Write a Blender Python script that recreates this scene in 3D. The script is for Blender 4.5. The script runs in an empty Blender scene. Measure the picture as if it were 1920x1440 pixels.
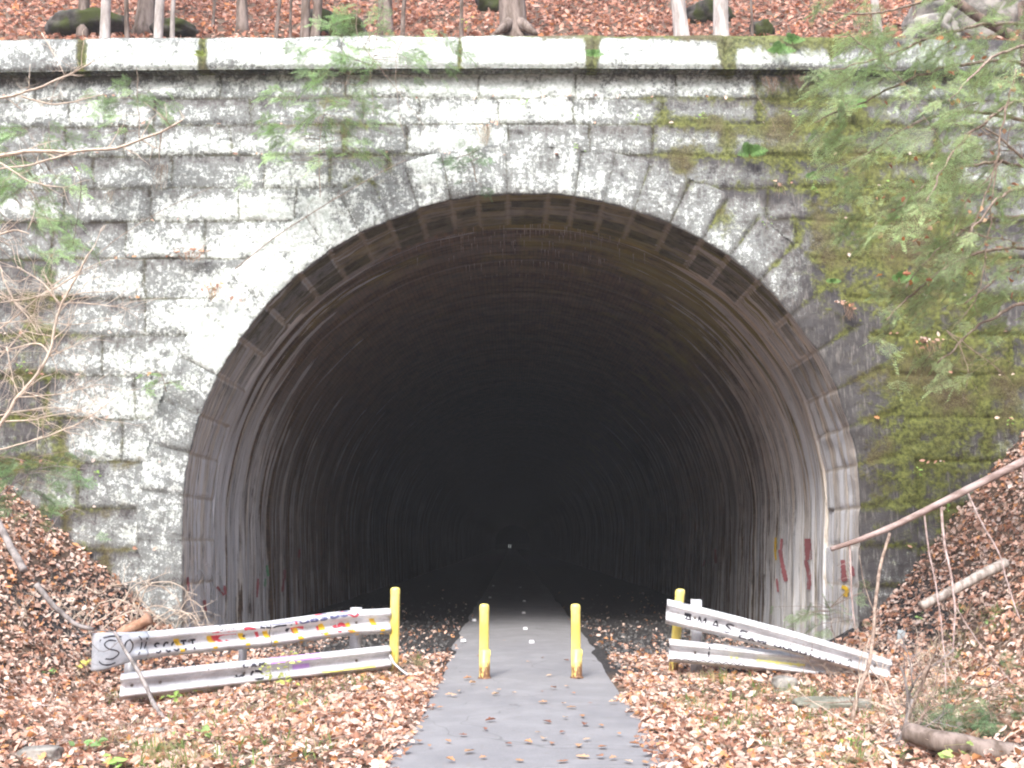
import bpy, math, random
import numpy as np
from mathutils import Vector, Matrix

random.seed(7)
RNG = np.random.default_rng(7)
R = math.radians
sc = bpy.context.scene
COL = sc.collection

# ------------------------------------------------------------------ camera, world, sun, exposure
CH = 1.6                       # eye height
FPX = 1870.0                   # focal length in pixels of a 1920 px wide picture
PITCH = math.atan(300.0 / FPX)
cam_d = bpy.data.cameras.new("camera"); cam = bpy.data.objects.new("camera", cam_d); COL.objects.link(cam)
cam.location = (0, 0, CH); cam.rotation_euler = (math.pi / 2 + PITCH, 0, 0)
cam_d.sensor_width = 36.0; cam_d.lens = FPX / 1920 * 36; cam_d.clip_start = 0.05; cam_d.clip_end = 2000
sc.camera = cam

SUN_EL, SUN_AZ = 46, 196       # azimuth the light comes from, clockwise from +Y
world = bpy.data.worlds.new("World"); sc.world = world; world.use_nodes = True
wn = world.node_tree
for n in list(wn.nodes): wn.nodes.remove(n)
sky = wn.nodes.new('ShaderNodeTexSky'); sky.sky_type = 'NISHITA'; sky.sun_disc = False
sky.sun_elevation = R(SUN_EL); sky.sun_rotation = R(SUN_AZ)
sky.air_density = 1.0; sky.dust_density = 3.0; sky.ozone_density = 1.0
hs = wn.nodes.new('ShaderNodeHueSaturation'); hs.inputs['Saturation'].default_value = 0.75
bg = wn.nodes.new('ShaderNodeBackground'); bg.inputs['Strength'].default_value = 0.15
wo = wn.nodes.new('ShaderNodeOutputWorld')
wn.links.new(sky.outputs[0], hs.inputs['Color']); wn.links.new(hs.outputs[0], bg.inputs['Color'])
wn.links.new(bg.outputs[0], wo.inputs['Surface'])
sun_d = bpy.data.lights.new("sun", 'SUN'); sun_d.energy = 1.4; sun_d.angle = R(18); sun_d.color = (1.0, 0.975, 0.95)
sun = bpy.data.objects.new("sun", sun_d); COL.objects.link(sun)
_az = R(SUN_AZ); _el = R(SUN_EL)
sdir = Vector((math.sin(_az) * math.cos(_el), math.cos(_az) * math.cos(_el), math.sin(_el)))
sun.rotation_euler = sdir.to_track_quat('Z', 'Y').to_euler(); sun.location = sdir * 40
vs = sc.view_settings; vs.view_transform = 'Standard'; vs.look = 'None'; vs.gamma = 1.0; vs.use_curve_mapping = False
vs.exposure = 1.95
sc.cycles.filter_width = 2.1
sc.cycles.diffuse_bounces = 4

# ------------------------------------------------------------------ picture point -> place
cP, sP = math.cos(PITCH), math.sin(PITCH)
def ray(px, py):
    a = (np.asarray(px, float) - 960) / FPX; b = (720 - np.asarray(py, float)) / FPX
    return a, cP - b * sP, sP + b * cP
def at(px, py, Y):
    """the point at distance Y in front of the camera that is seen at (px, py)"""
    x, y, z = ray(px, py); t = Y / y
    return np.stack([x * t, np.asarray(Y, float) + 0 * x, CH + z * t], -1)
def atv(px, py, Y): return Vector([float(v) for v in at(px, py, Y)])
def on_ground(px, py, off=0.0):
    Ys = np.arange(6.0, 16.0, 0.03); p = at(px + 0 * Ys, py, Ys)
    g = ground_z(p[:, 0], Ys); k = np.argmax(p[:, 2] <= g)
    if p[k, 2] > g[k]: k = len(Ys) - 1
    return np.array([p[k, 0], Ys[k], g[k] + off])

# ------------------------------------------------------------------ numpy noise
def _hash(i, j, k, s):
    n = (i * 374761393 + j * 668265263 + k * 2147483647 + s * 974634777).astype(np.int64) & 0xffffffff
    n = ((n ^ (n >> 13)) * 1274126177) & 0xffffffff
    n = (n ^ (n >> 16)) & 0xffffffff
    return n / 4294967295.0
def vnoise(x, y, z=0.0, seed=1):
    x, y, z = np.broadcast_arrays(np.asarray(x, float), np.asarray(y, float), np.asarray(z, float))
    i = np.floor(x).astype(np.int64); j = np.floor(y).astype(np.int64); k = np.floor(z).astype(np.int64)
    u = x - i; v = y - j; w = z - k
    u = u * u * (3 - 2 * u); v = v * v * (3 - 2 * v); w = w * w * (3 - 2 * w)
    r = 0
    for a in (0, 1):
        for b in (0, 1):
            for c in (0, 1):
                r = r + (u if a else 1 - u) * (v if b else 1 - v) * (w if c else 1 - w) * _hash(i + a, j + b, k + c, seed)
    return r - 0.5
def fbm(x, y, z=0.0, oct=4, seed=1):
    r = 0; a = 1.0; f = 1.0
    for o in range(oct):
        r = r + a * vnoise(np.asarray(x) * f, np.asarray(y) * f, np.asarray(z) * f, seed + o); a *= 0.5; f *= 2.03
    return r
def sstep(a, b, x):
    t = np.clip((x - a) / (b - a), 0, 1); return t * t * (3 - 2 * t)

# ------------------------------------------------------------------ objects
def tag(o, label=None, cat=None, group=None, kind=None):
    if label: o['label'] = label
    if cat: o['category'] = cat
    if group: o['group'] = group
    if kind: o['kind'] = kind
    return o
def link(o, parent=None):
    COL.objects.link(o)
    if parent is not None:
        o.parent = parent
    return o
def root_loc(p):
    v = Vector((0, 0, 0))
    while p is not None: v += p.location; p = p.parent
    return v
def empty(name, loc, label, cat, group=None):
    o = bpy.data.objects.new(name, None); o.location = loc; o.empty_display_size = 0.2
    COL.objects.link(o); return tag(o, label, cat, group)
def mesh_np(name, V, F, mat, parent=None, attrs=None, cols=None, smooth=True, origin=None):
    """V (N,3) world coordinates, F: (M,k) array or list of such arrays"""
    V = np.asarray(V, np.float32)
    if not isinstance(F, list): F = [F]
    F = [np.asarray(f, np.int32) for f in F if len(f)]
    off = root_loc(parent) if parent is not None else Vector(origin if origin is not None else (0, 0, 0))
    V = V - np.array(off, np.float32)
    me = bpy.data.meshes.new(name)
    me.vertices.add(len(V)); me.vertices.foreach_set('co', V.ravel())
    loops = np.concatenate([f.ravel() for f in F]); tot = np.concatenate([np.full(len(f), f.shape[1], np.int32) for f in F])
    start = np.concatenate([[0], np.cumsum(tot)[:-1]]).astype(np.int32)
    me.loops.add(len(loops)); me.loops.foreach_set('vertex_index', loops)
    me.polygons.add(len(tot)); me.polygons.foreach_set('loop_start', start); me.polygons.foreach_set('loop_total', tot)
    me.update(calc_edges=True)
    if smooth: me.polygons.foreach_set('use_smooth', np.ones(len(tot), bool))
    for k, a in (attrs or {}).items():
        at_ = me.attributes.new(k, 'FLOAT', 'POINT'); at_.data.foreach_set('value', np.asarray(a, np.float32))
    if cols is not None:
        ca = me.attributes.new('col', 'FLOAT_COLOR', 'POINT')
        c4 = np.ones((len(V), 4), np.float32); c4[:, :3] = cols; ca.data.foreach_set('color', c4.ravel())
    if mat: me.materials.append(mat)
    o = bpy.data.objects.new(name, me)
    if parent is None: o.location = off
    return link(o, parent)
def grid_faces(nu, nv, base=0, flip=False):
    i, j = np.meshgrid(np.arange(nu - 1), np.arange(nv - 1), indexing='ij')
    a = (i * nv + j).ravel() + base
    f = np.stack([a, a + nv, a + nv + 1, a + 1], -1)
    return f[:, ::-1] if flip else f

class MB:
    """collects tubes, boxes and flat leaves, links them as ONE mesh"""
    def __init__(s): s.V = []; s.Q = []; s.T = []; s.N = {}; s.C = []; s.n = 0; s.col = (1, 1, 1)
    def add(s, V, F, col=None):
        V = np.asarray(V, float); F = np.asarray(F) + s.n
        s.V.append(V); s.C.append(np.tile(col if col is not None else s.col, (len(V), 1)))
        s.N.setdefault(F.shape[1], []).append(F); s.n += len(V)
    def tube(s, P, r, k=7, cap=True, rough=0.0, col=None):
        P = np.asarray(P, float); n = len(P); r = np.broadcast_to(np.asarray(r, float), (n,)).copy()
        T = np.gradient(P, axis=0); T /= np.linalg.norm(T, axis=1, keepdims=True) + 1e-9
        ref = np.array([0, 0, 1.0]) if abs(T[0][2]) < 0.8 else np.array([1.0, 0, 0])
        V = []
        a = np.linspace(0, 2 * np.pi, k, endpoint=False)
        for i in range(n):
            u = np.cross(T[i], ref); u /= np.linalg.norm(u) + 1e-9; w = np.cross(u, T[i]); ref = w
            rr = r[i] * (1 + rough * (RNG.random(k) - 0.5))
            V.append(P[i] + rr[:, None] * (np.cos(a)[:, None] * u + np.sin(a)[:, None] * w))
        V = np.concatenate(V); i, j = np.meshgrid(np.arange(n - 1), np.arange(k), indexing='ij')
        A = i * k + j; B = i * k + (j + 1) % k
        F = np.stack([A, B, B + k, A + k], -1).reshape(-1, 4)
        s.add(V, F, col)
        if cap:
            b = s.n - len(V)
            for e, c in ((0, P[0]), (n - 1, P[-1])):
                s.V.append(np.array([c])); s.C.append(np.tile(col if col is not None else s.col, (1, 1)))
                ring = b + e * k + np.arange(k); ring2 = np.roll(ring, -1)
                cc = np.full(k, s.n); s.n += 1
                s.N.setdefault(3, []).append(np.stack([ring2, ring, cc] if e == 0 else [ring, ring2, cc], -1))
    def box(s, c, size, rot=None, col=None, bev=0.0):
        c = np.asarray(c, float); h = np.asarray(size, float) / 2
        if bev <= 0:
            V = np.array([[x, y, z] for x in (-1, 1) for y in (-1, 1) for z in (-1, 1)], float) * h
            F = np.array([[0, 1, 3, 2], [4, 6, 7, 5], [0, 4, 5, 1], [2, 3, 7, 6], [0, 2, 6, 4], [1, 5, 7, 3]])
        else:
            b = bev; V = []; ring = [(-1, -1), (1, -1), (1, 1), (-1, 1)]
            for z, ins in ((-h[2], b), (-h[2] + b, 0), (h[2] - b, 0), (h[2], b)):
                for (sx, sy) in ring:
                    for (dx, dy) in (((0, 1) if sx * sy > 0 else (1, 0)), ((1, 0) if sx * sy > 0 else (0, 1))):
                        V.append([sx * (h[0] - ins - dx * b), sy * (h[1] - ins - dy * b), z])
            V = np.array(V); F = []
            for l in range(3):
                for k in range(8): F.append([l * 8 + k, l * 8 + (k + 1) % 8, l * 8 + 8 + (k + 1) % 8, l * 8 + 8 + k])
            F = np.array(F)
            V2 = V @ np.array(rot).T + c if rot is not None else V + c
            s.add(V2, F, col); s.N.setdefault(8, []).append(np.array([list(range(7, -1, -1)), list(range(24, 32))]) + s.n - 32)
            return
        s.add(V @ np.array(rot).T + c if rot is not None else V + c, F, col)
    def build(s, name, mat, parent=None, smooth=True, origin=None, **k):
        return mesh_np(name, np.concatenate(s.V), [np.concatenate(f) for f in s.N.values()], mat, parent, cols=np.concatenate(s.C), smooth=smooth, origin=origin, **k)

# ------------------------------------------------------------------ materials
class G:
    def __init__(s, name, rough=0.9, spec=0.25):
        s.m = bpy.data.materials.new(name); s.m.use_nodes = True; s.t = s.m.node_tree
        s.b = s.t.nodes['Principled BSDF']; s.b.inputs['Roughness'].default_value = rough
        s.b.inputs['Specular IOR Level'].default_value = spec
        s.tc = s.t.nodes.new('ShaderNodeTexCoord'); s.P = s.tc.outputs['Object']
    def L(s, a, b): s.t.links.new(a, b)
    def put(s, sock, v):
        if isinstance(v, bpy.types.NodeSocket): s.L(v, sock)
        elif isinstance(v, tuple) and len(v) == 3 and sock.type == 'RGBA': sock.default_value = (*v, 1)
        else: sock.default_value = v
    def scale(s, v, sc_):
        n = s.t.nodes.new('ShaderNodeVectorMath'); n.operation = 'MULTIPLY'; s.put(n.inputs[0], v); n.inputs[1].default_value = sc_; return n.outputs[0]
    def noise(s, scale, detail=4, rough=0.6, vec=None, dist=0.0):
        n = s.t.nodes.new('ShaderNodeTexNoise'); s.put(n.inputs['Vector'], vec if vec is not None else s.P)
        n.inputs['Scale'].default_value = scale; n.inputs['Detail'].default_value = detail; n.inputs['Roughness'].default_value = rough
        n.inputs['Distortion'].default_value = dist; return n.outputs['Fac']
    def voronoi(s, scale, vec=None, feature='F1', out='Distance'):
        n = s.t.nodes.new('ShaderNodeTexVoronoi'); n.feature = feature; s.put(n.inputs['Vector'], vec if vec is not None else s.P)
        n.inputs['Scale'].default_value = scale; return n.outputs[out]
    def math(s, op, a, b=0.0, clamp=False):
        n = s.t.nodes.new('ShaderNodeMath'); n.operation = op; n.use_clamp = clamp; s.put(n.inputs[0], a); s.put(n.inputs[1], b); return n.outputs[0]
    def step(s, x, a, b, lo=0.0, hi=1.0):
        n = s.t.nodes.new('ShaderNodeMapRange'); n.interpolation_type = 'SMOOTHSTEP'; s.put(n.inputs[0], x)
        for i, v in zip((1, 2, 3, 4), (a, b, lo, hi)): n.inputs[i].default_value = v
        return n.outputs[0]
    def mix(s, f, a, b, mode='MIX'):
        n = s.t.nodes.new('ShaderNodeMix'); n.data_type = 'RGBA'; n.blend_type = mode
        s.put(n.inputs[0], f); s.put(n.inputs[6], a); s.put(n.inputs[7], b); return n.outputs[2]
    def attr(s, name, out='Fac'):
        n = s.t.nodes.new('ShaderNodeAttribute'); n.attribute_name = name; return n.outputs[out]
    def sum(s, *t):
        r = None
        for x in t:
            v = s.math('MULTIPLY', x[0], x[1]) if isinstance(x, tuple) else x
            r = v if r is None else s.math('ADD', r, v)
        return r
    def bump(s, h, strength=0.5, dist=0.01):
        n = s.t.nodes.new('ShaderNodeBump'); n.inputs['Strength'].default_value = strength; n.inputs['Distance'].default_value = dist
        s.put(n.inputs['Height'], h); s.L(n.outputs[0], s.b.inputs['Normal'])
    def color(s, c): s.put(s.b.inputs['Base Color'], c); return s.m
def simple(name, c1, c2, scale=8.0, rough=0.9, spec=0.25, bump=0.3, bdist=0.01, detail=5, stretch=None, metal=0.0):
    g = G(name, rough, spec); v = g.scale(g.P, stretch) if stretch else g.P
    n = g.noise(scale, detail, 0.65, v); g.color(g.mix(g.step(n, 0.35, 0.65), c1, c2))
    if bump: g.bump(n, bump, bdist)
    g.b.inputs['Metallic'].default_value = metal
    return g.m
def colmat(name, rough=0.8, spec=0.2, trans=0.0, var=0.25):
    g = G(name, rough, spec); c = g.attr('col', 'Color'); n = g.noise(30, 3)
    c = g.mix(1.0, c, g.mix(n, (1 - var,) * 3, (1 + var,) * 3), 'MULTIPLY')
    g.color(c)
    if trans:
        tr = g.t.nodes.new('ShaderNodeBsdfTranslucent'); g.put(tr.inputs['Color'], c)
        mx = g.t.nodes.new('ShaderNodeMixShader'); mx.inputs[0].default_value = trans
        g.L(g.b.outputs[0], mx.inputs[1]); g.L(tr.outputs[0], mx.inputs[2])
        g.L(mx.outputs[0], g.t.nodes['Material Output'].inputs['Surface'])
    return g.m

def stone_material(name):
    """weathered sandstone with white crustose lichen ('white') and moss ('moss') spread as on the old wall"""
    g = G(name, 0.95, 0.15)
    rnd = g.attr('rnd'); edge = g.attr('edge'); W = g.attr('white'); M = g.attr('moss')
    n1 = g.noise(0.9, 6, 0.6); n2 = g.noise(4.2, 8, 0.68); n3 = g.noise(17, 6, 0.7); n4 = g.noise(55, 3, 0.6)
    strk = g.noise(5, 6, 0.65, g.scale(g.P, (5.0, 5.0, 0.7)))
    base = g.mix(g.step(n2, 0.3, 0.7), (0.07, 0.066, 0.07), (0.21, 0.20, 0.19))
    base = g.mix(g.step(rnd, 0.0, 1.0, 0.0, 0.5), base, (0.17, 0.155, 0.135))
    base = g.mix(g.step(W, -0.25, 0.22, 0.62, 0.0), base, (0.045, 0.044, 0.050))
    base = g.mix(g.step(strk, 0.5, 0.68, 0, 0.55), base, (0.26, 0.245, 0.225))
    base = g.mix(g.step(edge, 0.0, 0.5, 0.65, 0.0), base, (0.035, 0.032, 0.026))
    m = g.sum((W, 0.8), (n2, 2.3), (n3, 2.2), (n1, 1.0), (rnd, 0.45), (n4, 1.5), (edge, 0.30), (strk, 0.9))
    lich = g.step(m, 4.72, 5.0)
    grey = g.step(g.sum(m, (W, 0.5)), 4.1, 4.8, 0, 0.85)
    lc = g.mix(g.step(n3, 0.38, 0.62), (0.44, 0.49, 0.45), (0.70, 0.74, 0.72))
    lc = g.mix(g.step(n4, 0.56, 0.72, 0, 0.5), lc, (0.30, 0.31, 0.30))
    c = g.mix(grey, base, (0.25, 0.268, 0.262)); c = g.mix(lich, c, lc)
    spk = g.step(g.voronoi(16), 0.05, 0.13, 1.0, 0.0)
    spk = g.math('MULTIPLY', spk, g.step(g.sum(W, (n2, 1.3), (n1, 0.6)), 0.95, 1.35))
    c = g.mix(spk, c, (0.72, 0.76, 0.76))
    jd = g.step(g.sum(edge, (n3, 0.35), (n4, 0.2)), 0.26, 0.46, 0.75, 0.0)
    c = g.mix(jd, c, g.mix(g.step(n2, .4, .6), (0.045, 0.038, 0.028), (0.085, 0.082, 0.035)))
    mm = g.sum(M, (n2, 1.2), (n1, 0.9), (n3, 0.5), (edge, -0.25))
    moss = g.step(mm, 1.50, 1.76, 0, .92)
    mc = g.mix(g.step(n3, 0.35, 0.65), (0.055, 0.06, 0.022), (0.18, 0.20, 0.055))
    mc = g.mix(g.step(n1, 0.48, 0.66), mc, g.mix(g.step(n4, 0.4, 0.6), (0.07, 0.052, 0.033), (0.14, 0.125, 0.055)))
    c = g.mix(moss, c, mc)
    hgt = g.sum((n3, 1.0), (n4, 0.4), (lich, 0.12), (moss, 0.6), (n2, 2.0))
    g.bump(hgt, 0.6, 0.025)
    return g.color(c)
STONE = stone_material('lichened_sandstone')

# ------------------------------------------------------------------ ground
WY = 15.0                                   # distance of the wall face
GZ = float(at(960, 1236, WY)[2])            # ground level at the wall, close to zero
def bank(x, y):
    x = np.asarray(x, float); y = np.asarray(y, float)
    x0L = np.interp(y, [2, 8, 10.5, 11.8, 13.5, 15], [3.6, 4.0, 4.8, 5.3, 5.0, 4.55])
    x0R = np.interp(y, [2, 7, 9, 12, 15], [3.2, 3.6, 4.3, 4.9, 4.85])
    sL = np.interp(y, [7, 10, 15], [0.50, 0.66, 0.84]); sR = np.interp(y, [7, 10, 15], [0.55, 0.76, 1.16])
    soft = lambda u, k: np.logaddexp(0, u * k) / k
    z = sL * soft(-x - x0L, 3.5) + sR * soft(x - x0R, 3.5)
    return np.minimum(z, 9.6 + 0.25 * np.minimum(np.abs(x), 100))
def ground_z(x, y):
    x = np.asarray(x, float); y = np.asarray(y, float)
    z = bank(x, y) * (1 - 0.0 * y)
    off = sstep(1.6, 3.2, np.abs(x - 0.15))
    z = z + off * (0.10 * fbm(x * 0.7, y * 0.7, 3, 3, 5) + 0.05 * fbm(x * 2.6, y * 2.6, 1, 3, 9))
    z = z - 0.20 * np.exp(-((x + 4.4) / 1.1) ** 2 - ((y - 11.4) / 1.6) ** 2)
    z = z + np.minimum(26.0, np.maximum(0.0, -22.0 - y) * 0.62)  # unseen rise added behind the camera, keeps low sky light out of the tunnel
    z = z - 0.025 * sstep(1.15, 1.7, np.abs(x - 0.17))
    return z
g = G('soil', 0.95, 0.1); n = g.noise(6, 8, 0.7); n2 = g.noise(60, 3)
g.bump(g.sum(n, (n2, 0.4)), 0.8, 0.05)
sp = g.t.nodes.new('ShaderNodeSeparateXYZ'); g.L(g.P, sp.inputs[0])
mo = g.step(g.math('ADD', sp.outputs[1], g.math('MULTIPLY', n, 2.0)), 13.2, 14.2)
mz = g.math('MULTIPLY', mo, g.step(sp.outputs[2], 0.8, 1.6, 1.0, 0.0))
sc_ = g.mix(g.step(n, 0.3, 0.7), (0.07, 0.048, 0.036), (0.20, 0.145, 0.11))
SOIL = g.color(g.mix(mz, sc_, g.mix(g.step(g.noise(30, 5, .7), .4, .65), (0.022, 0.021, 0.022), (0.10, 0.095, 0.095))))
xs = np.unique(np.concatenate([np.linspace(-400, -16, 30), np.linspace(-16, 16, 190), np.linspace(16, 400, 30)]))
ys = np.unique(np.concatenate([np.linspace(-400, -10, 24), np.linspace(-10, 4, 30), np.linspace(4, WY + 0.25, 110)]))
X, Y = np.meshgrid(xs, ys, indexing='ij'); Z = ground_z(X, Y)
Vg = np.stack([X, Y, Z], -1).reshape(-1, 3); Fg = grid_faces(len(xs), len(ys))
# tunnel floor: the same ground carried on through the arch
xs2 = np.linspace(-6.2, 6.6, 50); ys2 = np.concatenate([np.linspace(WY + 0.25, 24, 40), np.linspace(24.8, 430, 60)])
X2, Y2 = np.meshgrid(xs2, ys2, indexing='ij')
k2 = sstep(WY + 0.2, WY + 1.4, Y2)
Z2 = ground_z(X2, np.full_like(Y2, WY + 0.25)) * (1 - k2) + k2 * (-0.03 + 0.06 * fbm(X2 * 1.3, Y2 * 1.3, 0, 3, 5) * sstep(1.3, 2, np.abs(X2 - 0.16)))
V2 = np.stack([X2, Y2, Z2], -1).reshape(-1, 3)
tag(mesh_np('ground', np.concatenate([Vg, V2]), [Fg, grid_faces(len(xs2), len(ys2), len(Vg))], SOIL), kind='structure')

# asphalt path
g = G('asphalt', 0.9, 0.25); n = g.noise(2.2, 6, 0.6); n3 = g.noise(140, 2); n4 = g.noise(0.6, 4, 0.6)
c = g.mix(n3, (0.13, 0.13, 0.137), (0.31, 0.308, 0.322)); c = g.mix(g.step(n, 0.42, 0.66, 0, 0.35), c, (0.32, 0.318, 0.33))
c = g.mix(g.step(n4, 0.5, 0.65, 0, 0.35), c, (0.16, 0.16, 0.175))
ck = g.noise(0.35, 3, .5, None, 1.5); c = g.mix(g.step(g.math('ABSOLUTE', g.math('SUBTRACT', ck, .5)), 0.0, .004, .45, 0), c, (.09, .09, .09))
c = g.mix(g.step(g.noise(11, 6, .75), .58, .66, 0, .4), c, (.20, .175, .15)); c = g.mix(g.step(g.voronoi(55), .0, .16, .5, 0), c, (.46, .45, .47))
g.bump(n3, 0.6, 0.006); ASPH = g.color(c)
yp = np.concatenate([np.linspace(-12, 4, 20), np.linspace(4.1, 30, 220), np.linspace(31, 420, 60)])
us = np.linspace(-1, 1, 15); Yp, U = np.meshgrid(yp, us, indexing='ij')
wl = 1.12 + 0.06 * fbm(yp * 1.1, 0 * yp, 0, 4, 3)[:, None] + 0.10 * sstep(10, 7.5, yp)[:, None]; wr = 1.12 + 0.10 * sstep(10, 7.5, yp)[:, None] + 0.06 * fbm(yp * 1.3, 0 * yp, 7, 4, 4)[:, None]
Xp = 0.17 + np.where(U < 0, U * wl, U * wr)
Zp = 0.006 + 0.02 * (1 - U ** 2) - np.where(np.abs(U) > 0.99, 0.028, 0)
tag(mesh_np('path', np.stack([Xp, Yp, Zp], -1).reshape(-1, 3), grid_faces(len(yp), len(us)), ASPH), kind='structure')

# ------------------------------------------------------------------ the stone portal
portal = empty('tunnel_portal', (0.16, WY, 0), 'old tunnel portal of lichen-whitened sandstone blocks with a wide round arch', 'tunnel')
rows = [66, 131, 183, 233, 290, 351, 413, 483, 557, 627, 703, 785, 867, 954, 1030, 1110, 1192, 1270, 1350]
def bend(px, py):       # the courses sag a little towards the ends of the wall
    return py + 9.0 * ((px - 960) / 960) ** 2 * np.clip(1 - py / 900, 0, 1)
CX, CYp = 976.0, 998.0
def r_in(th):           # intrados radius in picture pixels by angle
    d = np.degrees(th); return np.interp(d, [0, 12, 30, 50, 75, 90, 110, 135, 160, 180], [636, 645, 654, 652, 640, 636, 637, 640, 641, 636])
def thick(th):
    d = np.degrees(th); return np.interp(d, [0, 30, 60, 90, 120, 180], [112, 102, 98, 95, 86, 86])
# lichen and moss spread (centre x, y, radius x, y, amount) in picture pixels on the wall
def blobs(px, py, L):
    r = np.zeros_like(px)
    for (x, y, rx, ry, a) in L: r = r + a * np.exp(-((px - x) / rx) ** 2 - ((py - y) / ry) ** 2)
    return r
WB = [(300, 95, 600, 40, .9), (1000, 120, 520, 60, 1.0), (1400, 110, 160, 40, .4), (950, 200, 260, 40, .55), (80, 205, 130, 30, .5),
      (860, 275, 90, 50, .5), (560, 440, 170, 110, .75), (430, 640, 90, 140, .9), (280, 470, 220, 180, .16), (230, 780, 120, 200, .16),
      (310, 950, 50, 160, .45), (200, 850, 90, 130, .25), (1100, 360, 120, 60, .45), (1350, 480, 120, 90, .40), (1000, 330, 60, 60, .1), (1490, 560, 60, 60, .3),
      (90, 1000, 120, 120, -.3), (40, 620, 90, 160, -.4), (40, 820, 90, 120, -.5), (1750, 700, 260, 300, -.8), (1600, 900, 160, 260, -.55), (1550, 300, 250, 130, -.30),
      (60, 95, 60, 20, -.25), (420, 290, 200, 60, .15), (750, 560, 200, 60, .1), (1580, 760, 60, 60, -.2), (1700, 150, 160, 60, .25), (1610, 430, 120, 40, .25), (1510, 640, 90, 190, -.40), (1640, 560, 90, 120, -.3), (1600, 1000, 90, 200, -.2)]
MBL = [(1450, 260, 190, 90, .42), (1650, 380, 200, 130, .52), (1800, 700, 190, 260, .62), (1700, 920, 90, 200, .35), (1250, 210, 90, 30, .35), (1260, 310, 60, 60, .25),
       (1560, 530, 120, 90, .28), (640, 260, 140, 60, .22), (60, 640, 110, 200, .35), (60, 900, 160, 120, .35), (680, 340, 90, 40, .25),
       (1500, 80, 180, 30, .7), (1110, 100, 14, 40, .8), (862, 100, 10, 40, .5), (380, 100, 12, 40, .6), (155, 105, 14, 40, .7), (1365, 100, 16, 40, .7), (1000, 60, 500, 10, .3), (1180, 72, 200, 8, .3), (1360, 420, 40, 40, .45), (640, 190, 50, 40, .3), (180, 1060, 120, 60, .2), (1580, 210, 90, 40, .3), (1480, 160, 60, 30, .4)]
def spread(px, py):
    return 0.20 + blobs(px, py, WB), 0.10 + blobs(px, py, MBL)

# joints of each course
jr = random.Random(3); joints = []
known = {0: [155, 380, 640, 862, 1115, 1360, 1560, 1780], 1: [66, 240, 412, 645, 900, 1077, 1265, 1420, 1530, 1700],
         2: [130, 290, 470, 680, 785, 938, 1075, 1240, 1420, 1610, 1790]}
for i in range(len(rows) - 1):
    j = []
    x = -760 + jr.uniform(0, 120)
    while x < 2700:
        j.append(x); x += jr.uniform(105, 215) if i > 0 else jr.uniform(190, 250)
    if i in known: j = [v for v in j if v < known[i][0] - 90] + known[i] + [v for v in j if v > known[i][-1] + 90]
    joints.append(np.array(j))
def block_field(px, py):
    """distance to the nearest joint (px), block random number"""
    yy = py - (bend(px, py) - py) + 5.0 * fbm(px / 70, py / 50, 0, 3, 21)
    xx = px + 7.0 * fbm(px / 50, py / 40, 5, 3, 33)
    rr = np.array(rows, float); ri = np.clip(np.searchsorted(rr, yy) - 1, 0, len(rows) - 2)
    dy = np.minimum(np.abs(yy - rr[ri]), np.abs(rr[ri + 1] - yy))
    global LASTV; LASTV = np.clip((yy - rr[ri]) / (rr[ri + 1] - rr[ri]), 0, 1)
    dx = np.full_like(px, 999.0); bid = np.zeros(px.shape)
    for i in range(len(rows) - 1):
        m = ri == i
        if not m.any(): continue
        j = joints[i]; k = np.clip(np.searchsorted(j, xx[m]) - 1, 0, len(j) - 2)
        dx[m] = np.minimum(np.abs(xx[m] - j[k]), np.abs(j[k + 1] - xx[m])); bid[m] = i * 71 + k
    rnd = _hash(bid.astype(np.int64), np.zeros(px.shape, np.int64), np.zeros(px.shape, np.int64), 5)
    return dx, dy, rnd, ri

def face_disp(dx, dy, rnd, px, py):
    """how far (m) the stone face stands out"""
    k = 0.0074
    d = np.minimum(dx, dy) * k
    bulge = 0.025 * (1 - np.exp(-(np.maximum(d - 0.006, 0) / 0.022)))
    tilt = (rnd - 0.5) * 0.022
    rough = 0.05 * fbm(px * k * 2.2, py * k * 2.2, rnd * 9, 4, 11) + 0.020 * fbm(px * k * 11, py * k * 11, 0, 3, 17)
    return bulge + tilt + rough * sstep(0.0, 0.05, d)

# wall face
st = 3.4
gx = np.arange(-420, 2340, st); gy = np.arange(128, 1300, st)
PX, PY = np.meshgrid(gx, gy, indexing='ij')
dx, dy, rnd, ri = block_field(PX, PY)
disp = face_disp(dx, dy, rnd, PX, PY)
W3 = at(PX, PY, WY); W3[..., 1] -= disp
th = np.arctan2(CYp - PY, PX - CX); rad = np.hypot(PX - CX, PY - CYp)
ext = r_in(np.clip(th, 0, np.pi)) + thick(np.clip(th, 0, np.pi))
inside = np.where(PY < CYp, rad < ext - 12, (PX > CX - 636 - 74) & (PX < CX + 636 + 100))
wA, mA = spread(PX, PY); wA = wA + 0.45 * (sstep(0.05, 0.75, LASTV) - 0.5)
edge = np.clip(np.minimum(dx, dy) / 22, 0, 1)
F = grid_faces(len(gx), len(gy)); keep = ~inside.ravel()[F].any(1)
mesh_np('wall', W3.reshape(-1, 3), F[keep], STONE, portal, attrs=dict(rnd=rnd.ravel(), edge=edge.ravel(), white=wA.ravel(), moss=mA.ravel()))

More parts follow.
